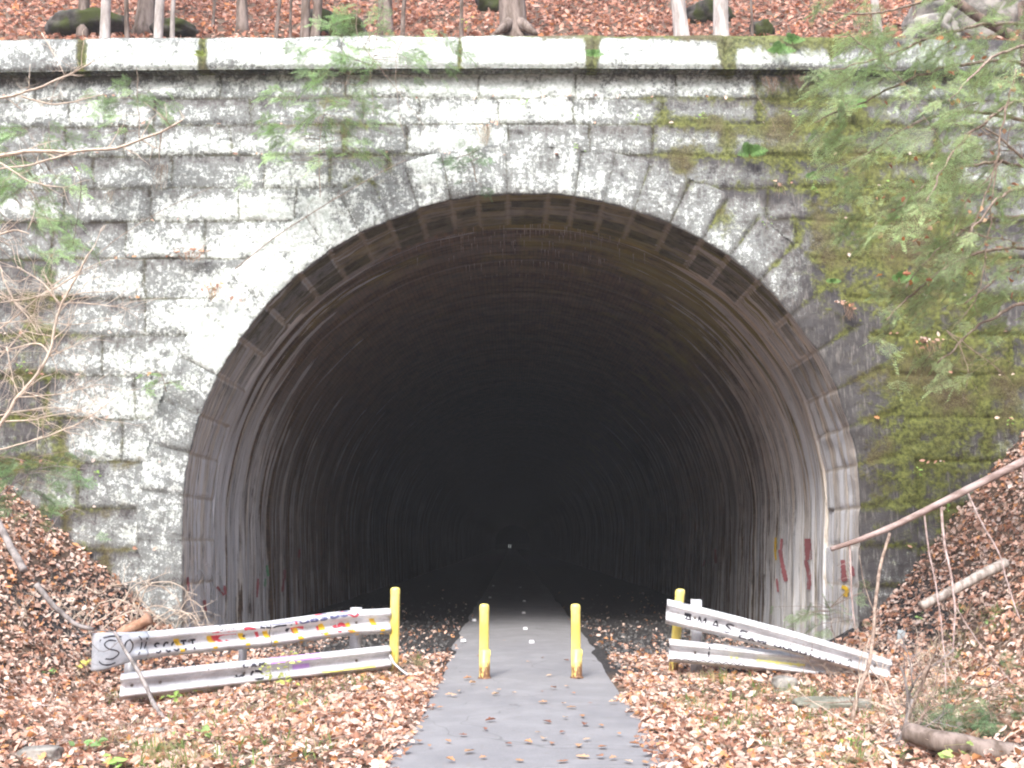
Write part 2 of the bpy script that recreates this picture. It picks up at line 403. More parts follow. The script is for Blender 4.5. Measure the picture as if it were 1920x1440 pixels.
# coping course, standing out over the wall
cxs = np.arange(-420, 2340, 3.4)
bot = bend(cxs, np.full_like(cxs, 131.0)) - 3; top = bend(cxs, np.full_like(cxs, 66.0)) + 4 * fbm(cxs / 90, 0 * cxs, 0, 3, 8)
PJ = 0.23
prof = [(0, 0.0, 0.25)] + [(0, f, 0.0) for f in (0.0,)] + [(1, f, 0) for f in np.linspace(0.0, 1.0, 22)] + [(2, 1.0, b) for b in (0.05, 0.25, 0.6, 1.0)]
Vc = []; att = dict(rnd=[], edge=[], white=[], moss=[])
jj = joints[0]; kk = np.clip(np.searchsorted(jj, cxs) - 1, 0, len(jj) - 2)
dj = np.minimum(np.abs(cxs - jj[kk]), np.abs(jj[kk + 1] - cxs)); rj = _hash(kk.astype(np.int64), kk * 0, kk * 0, 91)
for (kind, f, b) in prof:
    py = bot * (1 - f) + top * f
    p = at(cxs, py, WY - PJ)
    ed = np.minimum(dj * 0.0074, np.minimum(f, 1 - f) * 0.48)
    if kind == 1:
        d = 0.05 * (1 - np.exp(-np.maximum(ed - 0.012, 0) / 0.02)) + (rj - .5) * 0.03 + 0.02 * fbm(cxs / 30, py / 30, rj * 5, 4, 12)
        p[:, 1] -= d - 0.02; e = np.clip(ed / 0.13, 0, 1)
    elif kind == 0: p[:, 1] += b; e = 0 * cxs
    else: p[:, 1] += b; p[:, 2] += 0.01; e = 0.3 + 0 * cxs
    p[:, 2] -= (np.exp(-dj / 3.5) * 0.025) * (1 if f > 0.5 else 0)
    Vc.append(p); w_, m_ = spread(cxs, py)
    att['rnd'].append(rj); att['edge'].append(e); att['white'].append(w_ - 0.12 + 0.9 * fbm(cxs / 110, py / 40, 3, 3, 66)); att['moss'].append(m_ + (0.35 if kind == 2 else 0))
Vc = np.stack(Vc, 0)
mesh_np('coping', Vc.reshape(-1, 3), grid_faces(len(prof), len(cxs)), STONE, portal, attrs={k: np.concatenate(v) for k, v in att.items()})
COPZ = float(at(960, 66, WY - PJ)[2])

# arch ring of voussoirs: front face and soffit
def arch_path(step=0.012):
    """points up the left jamb, over the crown and down the right jamb, with outward normals, px space"""
    P = []; N = []
    for y in np.arange(1300, CYp, -6.0): P.append((CX - 636, y)); N.append((-1, 0))
    for t in np.arange(math.pi, -1e-6, -step):
        r = float(r_in(t)); P.append((CX + r * math.cos(t), CYp - r * math.sin(t))); N.append((math.cos(t), -math.sin(t)))
    for y in np.arange(CYp + 6, 1301, 6.0): P.append((CX + 636, y)); N.append((1, 0))
    return np.array(P), np.array(N)
AP, AN = arch_path(0.0062)
ths = np.arctan2(CYp - AP[:, 1], AP[:, 0] - CX)
seg = np.concatenate([[0], np.cumsum(np.hypot(*np.diff(AP, axis=0).T))])
# joint positions along the arch (arc length in px)
def s_of_x(x): k = np.where((AP[:, 1] < CYp) & (AP[:, 1] < 900))[0]; return np.interp(x, AP[k, 0], seg[k])
ks = [s_of_x(x) for x in (675, 727, 785, 845, 895, 952, 1028, 1077, 1133, 1190)]
jl = random.Random(11); s = ks[0]; left = []
while s > 0: s -= jl.uniform(60, 78) if s > 900 else jl.uniform(72, 88); left.append(s)
s = ks[-1]; right = []
while s < seg[-1]: s += jl.uniform(58, 74) if s < seg[-1] - 900 else jl.uniform(72, 88); right.append(s)
VJ = np.array(sorted(left) + ks + right)
kv = np.clip(np.searchsorted(VJ, seg) - 1, 0, len(VJ) - 2)
dsj = np.minimum(np.abs(seg - VJ[kv]), np.abs(VJ[kv + 1] - seg)); rv = _hash(kv.astype(np.int64), kv * 0, kv * 0, 41)
TH = thick(np.clip(np.where(AP[:, 1] >= CYp, np.where(AP[:, 0] < CX, math.pi, 0), ths), 0, math.pi))
TH = TH + np.where((AP[:, 0] > 940) & (AP[:, 0] < 1035) & (AP[:, 1] < 400), 5, 0) + (rv - .5) * 3
RD0 = 1.62                                  # depth of the stone ring
strip = [('f', t) for t in np.linspace(1.0, 0.0, 26)] + [('s', d) for d in np.linspace(0.02, 1.0, 44)]
cells = []; Vr = []; at2 = dict(rnd=[], edge=[], white=[], moss=[], dep=[], arc=[])
for kind, t in strip:
    if kind == 'f':
        px = AP[:, 0] + AN[:, 0] * TH * t; py = AP[:, 1] + AN[:, 1] * TH * t
        p = at(px, py, WY)
        dd = np.minimum(dsj * (1 + 0.1 * t), (1 - t) * TH + 1)
        d = face_disp(dd, np.full_like(dd, 99.), rv, px, py) + 0.012
        if t >= 0.999: d = d * 0 - 0.03
        d = d * (sstep(0, 0.10, t) * 0.4 + 0.6)
        p[:, 1] -= d; e = np.clip(dd / 13, 0, 1); w_, m_ = spread(px, py)
    else:
        px, py = AP[:, 0], AP[:, 1]; p = at(px, py, WY)
        lng = np.where(_hash(kv.astype(np.int64), kv * 0 + 1, kv * 0, 5) > 0.5, 1.0, 0.80)      # long and short stones
        p[:, 1] += t * RD0 - 0.03
        w0 = at(px + AN[:, 0] * 10, py + AN[:, 1] * 10, WY) - at(px, py, WY); w0 /= np.linalg.norm(w0, axis=1, keepdims=True)
        de = np.minimum(dsj, np.abs(t - lng) * RD0 / 0.0074)
        o = -0.022 * (1 - np.exp(-de / 4.0)) + (rv - .5) * 0.03 + 0.03 * fbm(seg * 0.0074 * 3, 0 * seg + t * 5, rv * 7, 4, 61)
        o = o + np.where(t > lng, 0.03, 0.0)
        cells.append(_hash(kv.astype(np.int64), (t * 4 + rv * 2).astype(np.int64) % 5, (t > lng).astype(np.int64), 77))
        p += w0 * o[:, None]; e = np.clip(de / 14, 0, 1); w_ = 0 * px - 0.5; m_ = 0 * px
    Vr.append(p)
    at2['rnd'].append(rv); at2['edge'].append(e); at2['white'].append(w_); at2['moss'].append(m_); at2['dep'].append(np.full_like(seg, t * RD0 if kind == 's' else -1)); at2['arc'].append(seg * 0.0074)
nf = 26
Vr = np.stack(Vr, 0)
A2 = {k: np.stack(v, 0) for k, v in at2.items()}; CELL = np.stack(cells, 0)
ring = mesh_np('arch_ring', Vr[:nf + 1].reshape(-1, 3), grid_faces(nf + 1, len(seg)), STONE, portal, attrs={k: A2[k][:nf + 1].ravel() for k in ('rnd', 'edge', 'white', 'moss')})

# inner faces: soffit of the ring and the brick vault behind it
def lining_material(name, brick):
    g = G(name, 0.9, 0.0)
    arc = g.attr('arc'); dep = g.attr('dep'); hgt = g.attr('hgt'); side = g.attr('side'); edge = g.attr('edge')
    cmb = g.t.nodes.new('ShaderNodeCombineXYZ'); g.put(cmb.inputs[0], arc); g.put(cmb.inputs[1], dep)
    V = cmb.outputs[0]
    a = g.noise(1.0, 5, 0.60, g.scale(V, (0.22, 5.0, 1)), 0.5)       # flow lines along the arch
    b = g.noise(1.0, 6, 0.72, g.scale(V, (0.8, 22.0, 1)), 0.4)
    lo = g.noise(0.9, 5, 0.6, V); mid = g.noise(3.5, 7, 0.7, V); fine = g.noise(40, 3, 0.6, V)
    dry = g.mix(g.step(mid, 0.3, 0.7), (0.10, 0.07, 0.055), (0.26, 0.19, 0.13)) if brick else g.mix(g.step(mid, 0.3, 0.7), (0.13, 0.115, 0.090), (0.40, 0.345, 0.26))
    if brick:
        bt = g.t.nodes.new('ShaderNodeTexBrick'); g.put(bt.inputs['Vector'], g.scale(V, (1, 1, 1)))
        bt.inputs['Scale'].default_value = 1.0; bt.inputs['Brick Width'].default_value = 0.075; bt.inputs['Row Height'].default_value = 0.22
        bt.inputs['Mortar Size'].default_value = 0.008; bt.inputs['Color1'].default_value = (0.14, 0.085, 0.062, 1)
        bt.inputs['Color2'].default_value = (0.24, 0.145, 0.10, 1); bt.inputs['Mortar'].default_value = (0.07, 0.06, 0.05, 1)
        sw = g.t.nodes.new('ShaderNodeCombineXYZ'); g.put(sw.inputs[0], g.math('MULTIPLY', dep, 1.0)); g.put(sw.inputs[1], arc)
        bt.inputs['Brick Width'].default_value = 0.22; bt.inputs['Row Height'].default_value = 0.075; g.L(sw.outputs[0], bt.inputs['Vector'])
        dry = g.mix(0.5, dry, bt.outputs['Color'])
    # moss-green wash, strongest on the upper right, and brown crown
    gm = g.sum((lo, 1.2), (mid, 0.5), g.attr('green'))
    dry = g.mix(g.step(gm, 0.95, 1.35, 0, 0.85), dry, (0.30, 0.245, 0.075))
    # pale lime wash running down
    wsh = g.sum((a, 2.3), (b, 0.9), (lo, 0.25), (mid, 0.25), g.attr('band'), g.attr('wash'), (g.attr('cell'), 0.0 if brick else 0.35))
    lime = g.mix(g.step(b, 0.35, 0.65), (0.46, 0.39, 0.31), (0.90, 0.86, 0.80))
    lime = g.mix(g.step(a, 0.40, 0.62), lime, g.mix(fine, (0.46, 0.46, 0.48), (0.68, 0.69, 0.72)))
    warm = g.math('MULTIPLY', side, g.step(hgt, 1.2, 3.6, 0, 0.5)); lime = g.mix(warm, lime, g.mix(1.0, lime, (0.95, 0.76, 0.55), 'MULTIPLY'))
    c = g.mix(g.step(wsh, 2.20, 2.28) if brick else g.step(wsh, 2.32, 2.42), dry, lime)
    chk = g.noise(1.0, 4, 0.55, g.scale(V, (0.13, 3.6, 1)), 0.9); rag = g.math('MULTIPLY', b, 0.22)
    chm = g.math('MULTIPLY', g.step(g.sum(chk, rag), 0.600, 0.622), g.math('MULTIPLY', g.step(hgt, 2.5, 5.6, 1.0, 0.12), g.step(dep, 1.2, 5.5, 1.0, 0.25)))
    dk = g.step(g.sum((b, 1.0), (mid, 0.6)), 0.66, 0.74, 0.65, 0.0)
    c = g.mix(dk, c, (0.10, 0.088, 0.076))
    c = g.mix(chm, c, g.mix(fine, (0.66, 0.66, 0.68), (0.86, 0.86, 0.88)))
    sharp = g.step(g.noise(1.0, 3, 0.5, g.scale(V, (0.16, 7.0, 1)), 0.8), 0.60, 0.625)
    c = g.mix(g.math('MULTIPLY', sharp, g.math('MULTIPLY', g.step(hgt, 0.2, 6.5, 1.0, 0.25), g.step(dep, 2.5, 7.0, 1.0, 0.12))), c, (0.60, 0.58, 0.58))
    c = g.mix(g.step(g.sum(edge, (mid, .8)), 0.46, 0.76, 0.6, 0.0), c, (0.46, 0.385, 0.30))
    if not brick:
        bl = g.math('MULTIPLY', g.step(g.sum(g.attr('cell'), (mid, .5), (lo, .4)), 0.84, 0.96), g.math('MULTIPLY', g.step(hgt, 2.8, 5.4), g.step(g.sum(edge, (mid, .5)), 0.6, 0.85)))
        c = g.mix(g.math('MULTIPLY', bl, g.step(mid, .3, .55, .95, .6)), c, g.mix(g.step(fine, .4, .6), (0.035, 0.034, 0.022), (0.095, 0.085, 0.045)))
    g.bump(g.sum((a, 1.5), (b, 1.2), (mid, 0.8), (fine, 0.15)), 0.9, 0.05)
    return g.color(c)
SOFF = lining_material('limewashed_soffit_stone', False); BRICK = lining_material('sooty_tunnel_brick', True)
def side_attrs(px, py, dep):
    hg = np.clip((CYp - py) / 636, 0, 1)          # 0 at the spring, 1 at the crown
    rt = (px > CX)
    low = 1 - hg
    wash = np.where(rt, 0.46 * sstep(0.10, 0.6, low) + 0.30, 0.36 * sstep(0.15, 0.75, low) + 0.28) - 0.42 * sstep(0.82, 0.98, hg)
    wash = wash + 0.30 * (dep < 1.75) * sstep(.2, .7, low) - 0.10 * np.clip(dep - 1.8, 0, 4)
    green = np.where(rt, 0.45 * np.exp(-((hg - 0.72) / 0.25) ** 2), 0.15 * np.exp(-((hg - 0.8) / 0.2) ** 2)) - 0.03 * np.clip(dep - 2, 0, 10)
    green = green + 0.15 * sstep(0.85, 1, hg) * (dep < 1.8)
    global BAND
    BAND = (0.6 + 0.9 * sstep(0.1, .7, low)) * (0.55 * np.exp(-((dep - 1.78) / 0.13) ** 2) - .28 * np.exp(-((dep - 2.05) / 0.12) ** 2) + sum(am * np.exp(-((dep - d_) / w_) ** 2) for d_, w_, am in ((2.35, .035, .5), (2.62, .03, .45), (3.15, .05, .5), (3.9, .04, .45), (4.3, .04, .3), (5.2, .05, .45), (6.6, .06, .4), (8.3, .06, .35))))
    green = green + np.where(rt, .35, .1) * np.exp(-((dep - 2.75) / .5) ** 2) * (hg > .3)
    return wash, green, hg
s0 = nf
dep = A2['dep'][s0:]; dep = np.maximum(dep, 0)
PXs = np.broadcast_to(AP[:, 0], dep.shape); PYs = np.broadcast_to(AP[:, 1], dep.shape)
wsh, grn, hg = side_attrs(PXs, PYs, dep)
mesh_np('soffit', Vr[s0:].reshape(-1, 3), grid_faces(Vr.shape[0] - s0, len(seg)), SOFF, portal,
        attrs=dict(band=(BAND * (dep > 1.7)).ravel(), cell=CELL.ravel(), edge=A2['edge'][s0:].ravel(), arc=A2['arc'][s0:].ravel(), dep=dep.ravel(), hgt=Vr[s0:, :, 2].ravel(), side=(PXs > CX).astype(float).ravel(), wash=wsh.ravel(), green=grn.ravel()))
AQ, AR = arch_path(0.02); sq = np.concatenate([[0], np.cumsum(np.hypot(*np.diff(AQ, axis=0).T))])
deps = np.unique(np.concatenate([np.arange(1.30, 7.0, 0.05), np.arange(7.0, 20, 0.25), np.linspace(20, 410, 50)]))
Vl = []
base = at(AQ[:, 0], AQ[:, 1], WY); nrm = at(AQ[:, 0] + AR[:, 0] * 10, AQ[:, 1] + AR[:, 1] * 10, WY) - base
nrm /= np.linalg.norm(nrm, axis=1, keepdims=True)
DQ, SQ = np.meshgrid(deps, sq * 0.0074, indexing='ij')
rdg = vnoise(DQ[:, :1] * 2.3, 0, 0, 51)
off = 0.05 + 0.13 * rdg + 0.05 * fbm(SQ * 0.35, DQ * 3.5, 0, 3, 71) + 0.035 * fbm(SQ * 1.2, DQ * 7, 3, 3, 77)
off = np.where(DQ < 1.62, 0.30, off - 0.03)
Vl = base[None] + nrm[None] * off[..., None]; Vl[..., 1] = WY + DQ
PXq = np.broadcast_to(AQ[:, 0], DQ.shape); PYq = np.broadcast_to(AQ[:, 1], DQ.shape)
wsh, grn, hg = side_attrs(PXq, PYq, DQ)
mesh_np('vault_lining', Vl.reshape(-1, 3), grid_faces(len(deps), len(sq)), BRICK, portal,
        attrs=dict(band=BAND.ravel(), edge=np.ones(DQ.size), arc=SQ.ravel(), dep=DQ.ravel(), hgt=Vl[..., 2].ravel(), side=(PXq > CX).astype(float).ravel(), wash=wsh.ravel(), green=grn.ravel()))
# ------------------------------------------------------------------ hillside over the tunnel
HY0 = WY + 0.62
def hill_z(x, y):
    x = np.asarray(x, float); y = np.asarray(y, float)
    z = COPZ - 0.30 + np.maximum(y - HY0, 0) * 0.80
    z = z + 0.25 * fbm(x * 0.35, y * 0.35, 2, 4, 81) + 0.10 * fbm(x * 1.5, y * 1.5, 2, 3, 83) + 0.06 * np.abs(x) * sstep(8, 30, np.abs(x))
    return z
hx = np.unique(np.concatenate([np.linspace(-70, -14, 30), np.linspace(-14, 14, 130), np.linspace(14, 70, 30)]))
hy = np.concatenate([np.linspace(HY0, 26, 70), np.linspace(26.5, 90, 40)])
HX, HY = np.meshgrid(hx, hy, indexing='ij')
tag(mesh_np('hillside', np.stack([HX, HY, hill_z(HX, HY)], -1).reshape(-1, 3), grid_faces(len(hx), len(hy)), SOIL), kind='structure')
hill_z0 = hill_z

# ------------------------------------------------------------------ leaves
LEAF = np.array([[0, 0, 0], [.10, .12, .02], [.30, .22, .05], [.17, .36, .03], [.40, .52, .07], [.19, .66, .03], [.20, .84, .03], [0, 1, -.02],
                 [-.20, .84, .03], [-.19, .66, .03], [-.40, .52, .07], [-.17, .36, .03], [-.30, .22, .05], [-.10, .12, .02]])
LF7 = np.array([[0, 1, 2, 3, 4, 5, 6, 7], [7, 8, 9, 10, 11, 12, 13, 0]])
OVAL = np.array([[0, 0, 0], [.13, .12, .02], [.26, .3, .05], [.28, .5, .05], [.2, .7, .03], [.1, .86, .01], [.04, .94, 0], [0, 1, -.03],
                 [-.04, .94, 0], [-.1, .86, .01], [-.2, .7, .03], [-.28, .5, .05], [-.26, .3, .05], [-.13, .12, .02]])
PAL = np.array([[.68, .44, .34], [.72, .54, .45], [.57, .33, .24], [.74, .59, .50], [.42, .22, .15], [.66, .33, .15], [.70, .56, .50], [.30, .17, .12]])
PALP = np.array([[.50, .26, .13], [.56, .34, .20], [.36, .17, .09], [.60, .42, .28], [.26, .11, .07]])
def leaf_arrays(P, size, nrm=None, tilt=0.5, pal=PAL, pw=None, oval=0.45, curl=0.5, rng=RNG):
    P = np.asarray(P, float); n = len(P)
    if nrm is None: nrm = np.tile([0, 0, 1.0], (n, 1))
    z = nrm + tilt * rng.normal(size=(n, 3)) * 0.6; z /= np.linalg.norm(z, axis=1, keepdims=True)
    a = rng.normal(size=(n, 3)); y = a - (a * z).sum(1, keepdims=True) * z; y /= np.linalg.norm(y, axis=1, keepdims=True)
    x = np.cross(y, z)
    T = np.where((rng.random(n) < oval)[:, None, None], OVAL[None], LEAF[None]).copy()
    T[:, :, 1] -= 0.5
    c1 = (rng.random(n) * 2 - 0.3)[:, None] * curl; c2 = rng.normal(size=n)[:, None] * curl * 0.8
    T[:, :, 2] = T[:, :, 2] + c1 * (T[:, :, 0] ** 2) * 2 + c2 * (T[:, :, 1] ** 2)
    T[:, :, 0] *= (0.75 + 0.5 * rng.random(n))[:, None]
    T *= np.asarray(size).reshape(-1, 1, 1)
    V = P[:, None, :] + T[:, :, :1] * x[:, None] + T[:, :, 1:2] * y[:, None] + T[:, :, 2:3] * z[:, None]
    F = (np.arange(n)[:, None, None] * 14 + LF7[None]).reshape(-1, 8)
    C = pal[rng.choice(len(pal), n, p=pw)] * (0.75 + 0.5 * rng.random((n, 1)))
    C = np.repeat(C, 14, 0)
    return V.reshape(-1, 3), F, C
LEAFM = colmat('dry_leaf', 0.65, 0.25, 0.25, 0.3)
def ground_normal(f, x, y, e=0.1):
    gx_ = (f(x + e, y) - f(x - e, y)) / (2 * e); gy_ = (f(x, y + e) - f(x, y - e)) / (2 * e)
    n = np.stack([-gx_, -gy_, np.ones_like(gx_)], -1); return n / np.linalg.norm(n, axis=1, keepdims=True)
rl = np.random.default_rng(21)
n = 88000
lx = rl.uniform(-8.8, 8.8, n); ly = rl.uniform(5.5, WY - 0.03, n)
n2_ = 9000; lx = np.concatenate([lx, rl.uniform(-16, 16, n2_)]); ly = np.concatenate([ly, rl.uniform(-2, 14.9, n2_)])
n3_ = 6500; lx = np.concatenate([lx, rl.uniform(-4.3, 4.6, n3_)]); ly = np.concatenate([ly, WY + rl.exponential(3.0, n3_)])
xr = lx - 0.17
eL = 1.0 + 0.10 * fbm(ly * 1.5, 0 * ly, 3, 3, 15); eR = np.interp(ly, [6, 9, 12, 16], [0.72, 0.92, 1.05, 1.12]) + 0.22 * fbm(ly * 1.5, 0 * ly, 8, 3, 16)
dedge = np.where(xr < 0, -xr - eL, xr - eR)
patch = fbm(lx * 0.8, ly * 0.8, 0, 4, 19)
# thinner cover on the cinder strip at the mouth, on grassy spots and inside
thin = np.where((ly > 12.6) & (np.abs(xr) < 3.2), 0.38 + 0.5 * (patch > -0.05), 1.0) * np.where(ly > WY, np.where(np.abs(xr) > 3.0, 0.7, 0.3), 1.0)
bankmoss = np.where((lx > 5.2) & (patch > 0.12), 0.55, 1.0)
keepl = (dedge > -0.02) & (rl.random(len(lx)) < sstep(-0.05, 0.12, dedge) * thin * bankmoss * np.where((patch > 0.25) & (ly < 12) & (np.abs(xr) < 4), 0.45, 1) + 0.02)
lx, ly = lx[keepl], ly[keepl]
lz = np.where(ly > WY, -0.02, ground_z(lx, np.minimum(ly, WY)))
nr = ground_normal(ground_z, lx, np.minimum(ly, WY - 0.1))
Pl = np.stack([lx, ly, lz], -1) + nr * (0.008 + 0.045 * rl.random((len(lx), 1)) ** 1.5)
V, F, C = leaf_arrays(Pl, 0.036 + 0.075 * rl.random(len(lx)) ** 1.5, nr, 0.85, pw=[.19, .18, .15, .14, .11, .08, .08, .07], rng=rl)
tag(mesh_np('leaf_litter', V, F, LEAFM, cols=C, smooth=False), 'thick litter of fallen brown and pinkish oak leaves over the ground and both banks', 'leaf litter', kind='stuff')
n = 26000
hxx = rl.uniform(-13, 13, n); hyy = HY0 + 0.1 + rl.random(n) ** 0.8 * 9.0
nr = ground_normal(hill_z, hxx, hyy)
Ph = np.stack([hxx, hyy, hill_z(hxx, hyy)], -1) + nr * (0.01 + 0.05 * rl.random((n, 1)))
V, F, C = leaf_arrays(Ph, rl.uniform(0.08, 0.17, n), nr, 0.9, pw=[.22, .10, .24, .06, .17, .08, .03, .10], rng=rl)
tag(mesh_np('leaf_litter', V, F, LEAFM, cols=C * np.array([0.80, 0.66, 0.62]), smooth=False), 'rusty brown leaf litter on the wooded slope above the tunnel parapet', 'leaf litter', kind='stuff')

# single leaves lying on the path
path_leaves = [(1204, 1224), (1017, 1236), (990, 1243), (1062, 1241), (1114, 1242), (1030, 1270), (886, 1284), (912, 1293), (936, 1296), (964, 1302), (1016, 1300), (1038, 1294), (1063, 1290),
               (860, 1299), (842, 1306), (852, 1307), (812, 1306), (929, 1305), (1075, 1303), (1147, 1256), (1170, 1304), (1175, 1311), (1018, 1320), (1057, 1323), (1072, 1330), (1107, 1322),
               (1150, 1320), (825, 1330), (920, 1355), (1026, 1358), (1097, 1362), (1092, 1346), (1127, 1364), (868, 1382), (787, 1369), (910, 1371), (1008, 1378), (1055, 1377), (1160, 1380), (1100, 1391),
               (785, 1394), (805, 1403), (840, 1394), (990, 1396), (1020, 1390), (1035, 1398), (953, 1400), (1085, 1402), (1130, 1405), (880, 1414), (844, 1431), (906, 1425), (974, 1431), (1055, 1432), (1093, 1423),
               (1125, 1424), (1150, 1426), (900, 1232), (1000, 1170), (905, 1160), (1060, 1350), (1175, 1340), (760, 1412), (735, 1430), (1190, 1400), (1215, 1418), (945, 1203), (1085, 1273), (877, 1275), (1210, 1434), (1178, 1432)]
for i, (px, py) in enumerate(path_leaves):
    b_, yy_, zz_ = ray(px, py); Yp_ = (0.022 - CH) / zz_ * yy_
    p = at(px, py, Yp_)
    V, F, C = leaf_arrays(np.array([p + [0, 0, 0.004]]), [rl.uniform(0.05, 0.115)], None, 0.12, pal=PALP, oval=.15, curl=0.25, rng=rl)
    V[:, 2] += 0.012 - min(0, (V[:, 2].min() - 0.03))
    o = mesh_np('fallen_leaf', V, F, LEAFM, cols=C, smooth=False, origin=(float(p[0]), float(p[1]), 0.025))
    tag(o, 'single brown fallen leaf lying on the grey asphalt path', 'leaf', 'fallen leaves on the path')

# small white marker tabs on the asphalt
TAB = simple('white_marker_plastic', (0.72, 0.73, 0.76), (0.82, 0.82, 0.84), 30, 0.5, 0.3, 0)
tabs = [(869, 1203, 'nearest white marker tab on the left edge of the path'), (997, 1205, 'nearest white marker tab near the middle of the path'),
        (985, 1180, 'white marker tab on the path middle, second one in'), (982, 1150, 'white marker tab on the path middle, third one in'),
        (983, 1128, 'white marker tab on the path middle, fourth one in'), (889, 1164, 'white marker tab on the left path edge, second one in'),
        (919, 1121, 'white marker tab on the left path edge, third one in'), (976, 1102, 'faint farthest white marker tab in the dark middle of the path'),
        (925, 1099, 'faint farthest white marker tab on the left path edge')]
for (px, py, lab) in tabs:
    _, yy_, zz_ = ray(px, py); p = at(px, py, (0.03 - CH) / zz_ * yy_)
    m = MB(); wd = 0.085 if py < 1300 else 0.17
    m.box((p[0], p[1], 0.036), (wd, 0.11 if py < 1300 else 0.05, 0.024), bev=0.006)
    m.box((p[0], p[1] + 0.03, 0.046), (wd * 0.9, 0.012, 0.04 if py < 1300 else 0.012))
    tag(m.build('path_marker', TAB, smooth=False, origin=(p[0], p[1], 0.026)), lab, 'marker', 'white marker tabs on the path')

# dark cinders and gravel beside the path at the mouth
n = 6500; gx_ = rl.uniform(-4.4, 4.8, n); gy_ = 12.0 + 1.3 * rl.random(n) + rl.exponential(3.2, n); kk_ = (np.abs(gx_ - .17) > 1.2); gx_, gy_ = gx_[kk_], gy_[kk_]
Pg_ = np.stack([gx_, gy_, np.where(gy_ > WY, 0.0, ground_z(gx_, np.minimum(gy_, WY))) + .006], -1)
TET = np.array([[1, 0, 0], [-.5, .87, 0], [-.5, -.87, 0], [.1, .1, .9], [.6, .5, .5]]); sz = rl.uniform(.012, .042, len(gx_))[:, None, None]
Vt = TET[None] * sz * rl.uniform(.7, 1.3, (len(gx_), 5, 1)); aa = rl.uniform(0, 6.28, len(gx_))[:, None]
Vt = np.stack([Vt[..., 0] * np.cos(aa) - Vt[..., 1] * np.sin(aa), Vt[..., 0] * np.sin(aa) + Vt[..., 1] * np.cos(aa), Vt[..., 2]], -1) + Pg_[:, None]
Ft = (np.arange(len(gx_))[:, None, None] * 5 + np.array([[0, 1, 4], [1, 3, 4], [1, 2, 3], [2, 0, 3], [0, 4, 3]])[None]).reshape(-1, 3)
tag(mesh_np('gravel', Vt.reshape(-1, 3), Ft, colmat('cinder', .9, .2), cols=np.repeat(rl.uniform(.02, .15, (len(gx_), 1)) * (1 + .8 * (rl.random((len(gx_), 1)) < .06)) * [1, .97, .95], 5, 0), smooth=False), 'dark cinders and gravel on both sides of the path at the tunnel mouth', 'gravel', kind='stuff')

# ------------------------------------------------------------------ bollards
g = G('chipped_yellow_paint', 0.35, 0.5); n = g.noise(5, 6, 0.7, g.scale(g.P, (1, 1, 0.5))); nn = g.noise(60, 3)
sx = g.t.nodes.new('ShaderNodeSeparateXYZ'); g.L(g.P, sx.inputs[0])
c = g.mix(g.step(n, 0.35, 0.65), (0.78, 0.61, 0.12), (0.84, 0.73, 0.26))
rustm = g.sum((g.noise(26, 6, 0.75, g.scale(g.P, (1, 1, 0.25))), 1.0), (g.step(sx.outputs[2], 0.02, 0.40, 0.34, 0.0), 1.0))
c = g.mix(g.step(rustm, 0.72, 0.80), c, (0.20, 0.10, 0.05)); g.bump(rustm, 0.3, 0.003); YEL = g.color(c)
def lathe(mb, cx, cy, prof, k=20, tilt=(0, 0), base=0.0):
    a = np.linspace(0, 2 * np.pi, k, endpoint=False); V = []
    for r, z in prof: V.append(np.stack([cx + tilt[0] * (z - base) + r * np.cos(a), cy + tilt[1] * (z - base) + r * np.sin(a), np.full(k, z)], -1))
    V = np.concatenate(V); n = len(prof); i, j = np.meshgrid(np.arange(n - 1), np.arange(k), indexing='ij')
    A = i * k + j; B = i * k + (j + 1) % k
    mb.add(V, np.stack([A, B, B + k, A + k], -1).reshape(-1, 4))
def bollard(px, pyb, pyt, wpx, label, sleeve, tilt=0.0, Y=None, name='bollard'):
    if Y is None: _, yy_, zz_ = ray(px, pyb); Y = float((0.02 - CH) / zz_ * yy_)
    b = atv(px, pyb, Y); t = atv(px, pyt, Y); h = t.z - b.z; r = wpx / 2 / FPX * Y * 1.0
    z0 = float(ground_z(b.x, Y)) if abs(b.x) > 1.2 else 0.02
    e = empty(name, (b.x, Y, z0), label, 'bollard', 'yellow posts at the tunnel mouth')
    m = MB(); tl = (tilt, 0); zt = t.z
    lathe(m, b.x, Y, [(r, z0 - 0.15), (r, z0 + 0.1), (r, zt - 0.075)], tilt=tl, base=z0); m.build('pipe', YEL, e)
    m = MB(); rc = r * 1.04
    lathe(m, b.x, Y, [(rc, zt - 0.085), (rc, zt - 0.035), (rc * .93, zt - 0.018), (rc * .75, zt - 0.006), (rc * .4, zt), (0.001, zt + 0.001)], tilt=tl, base=z0); m.build('cap', YEL, e)
    if sleeve:
        m = MB(); rs = r * 1.13; hs_ = 0.335
        lathe(m, b.x + 0.006, Y, [(r * 0.98, z0 + hs_ + 0.003), (rs, z0 + hs_), (rs, z0 - 0.06)]); m.build('sleeve', YEL, e)
        m = MB(); m.box((b.x + rs + 0.002, Y - 0.01, z0 + hs_ - 0.045), (0.018, 0.05, 0.07), bev=0.004); m.build('hasp', YEL, e, smooth=False)
        m = MB(); lathe(m, b.x + 0.006, Y, [(rs + 0.006, z0 - 0.05), (rs + 0.016, z0 + 0.012), (rs + 0.004, z0 + 0.018)]); m.build('base_collar', simple('rust_' + str(px), (0.12, 0.06, 0.035), (0.3, 0.17, 0.1), 25), e)
    return e
bollard(907.5, 1272, 1132, 17.5, 'short yellow bollard standing on the left side of the asphalt path', True)
bollard(1080.5, 1271, 1132, 17.5, 'short yellow bollard standing on the right side of the asphalt path', True)
bollard(738.5, 1258, 1101, 17.5, 'tall yellow post at the inner end of the left guardrail', False, Y=13.0)
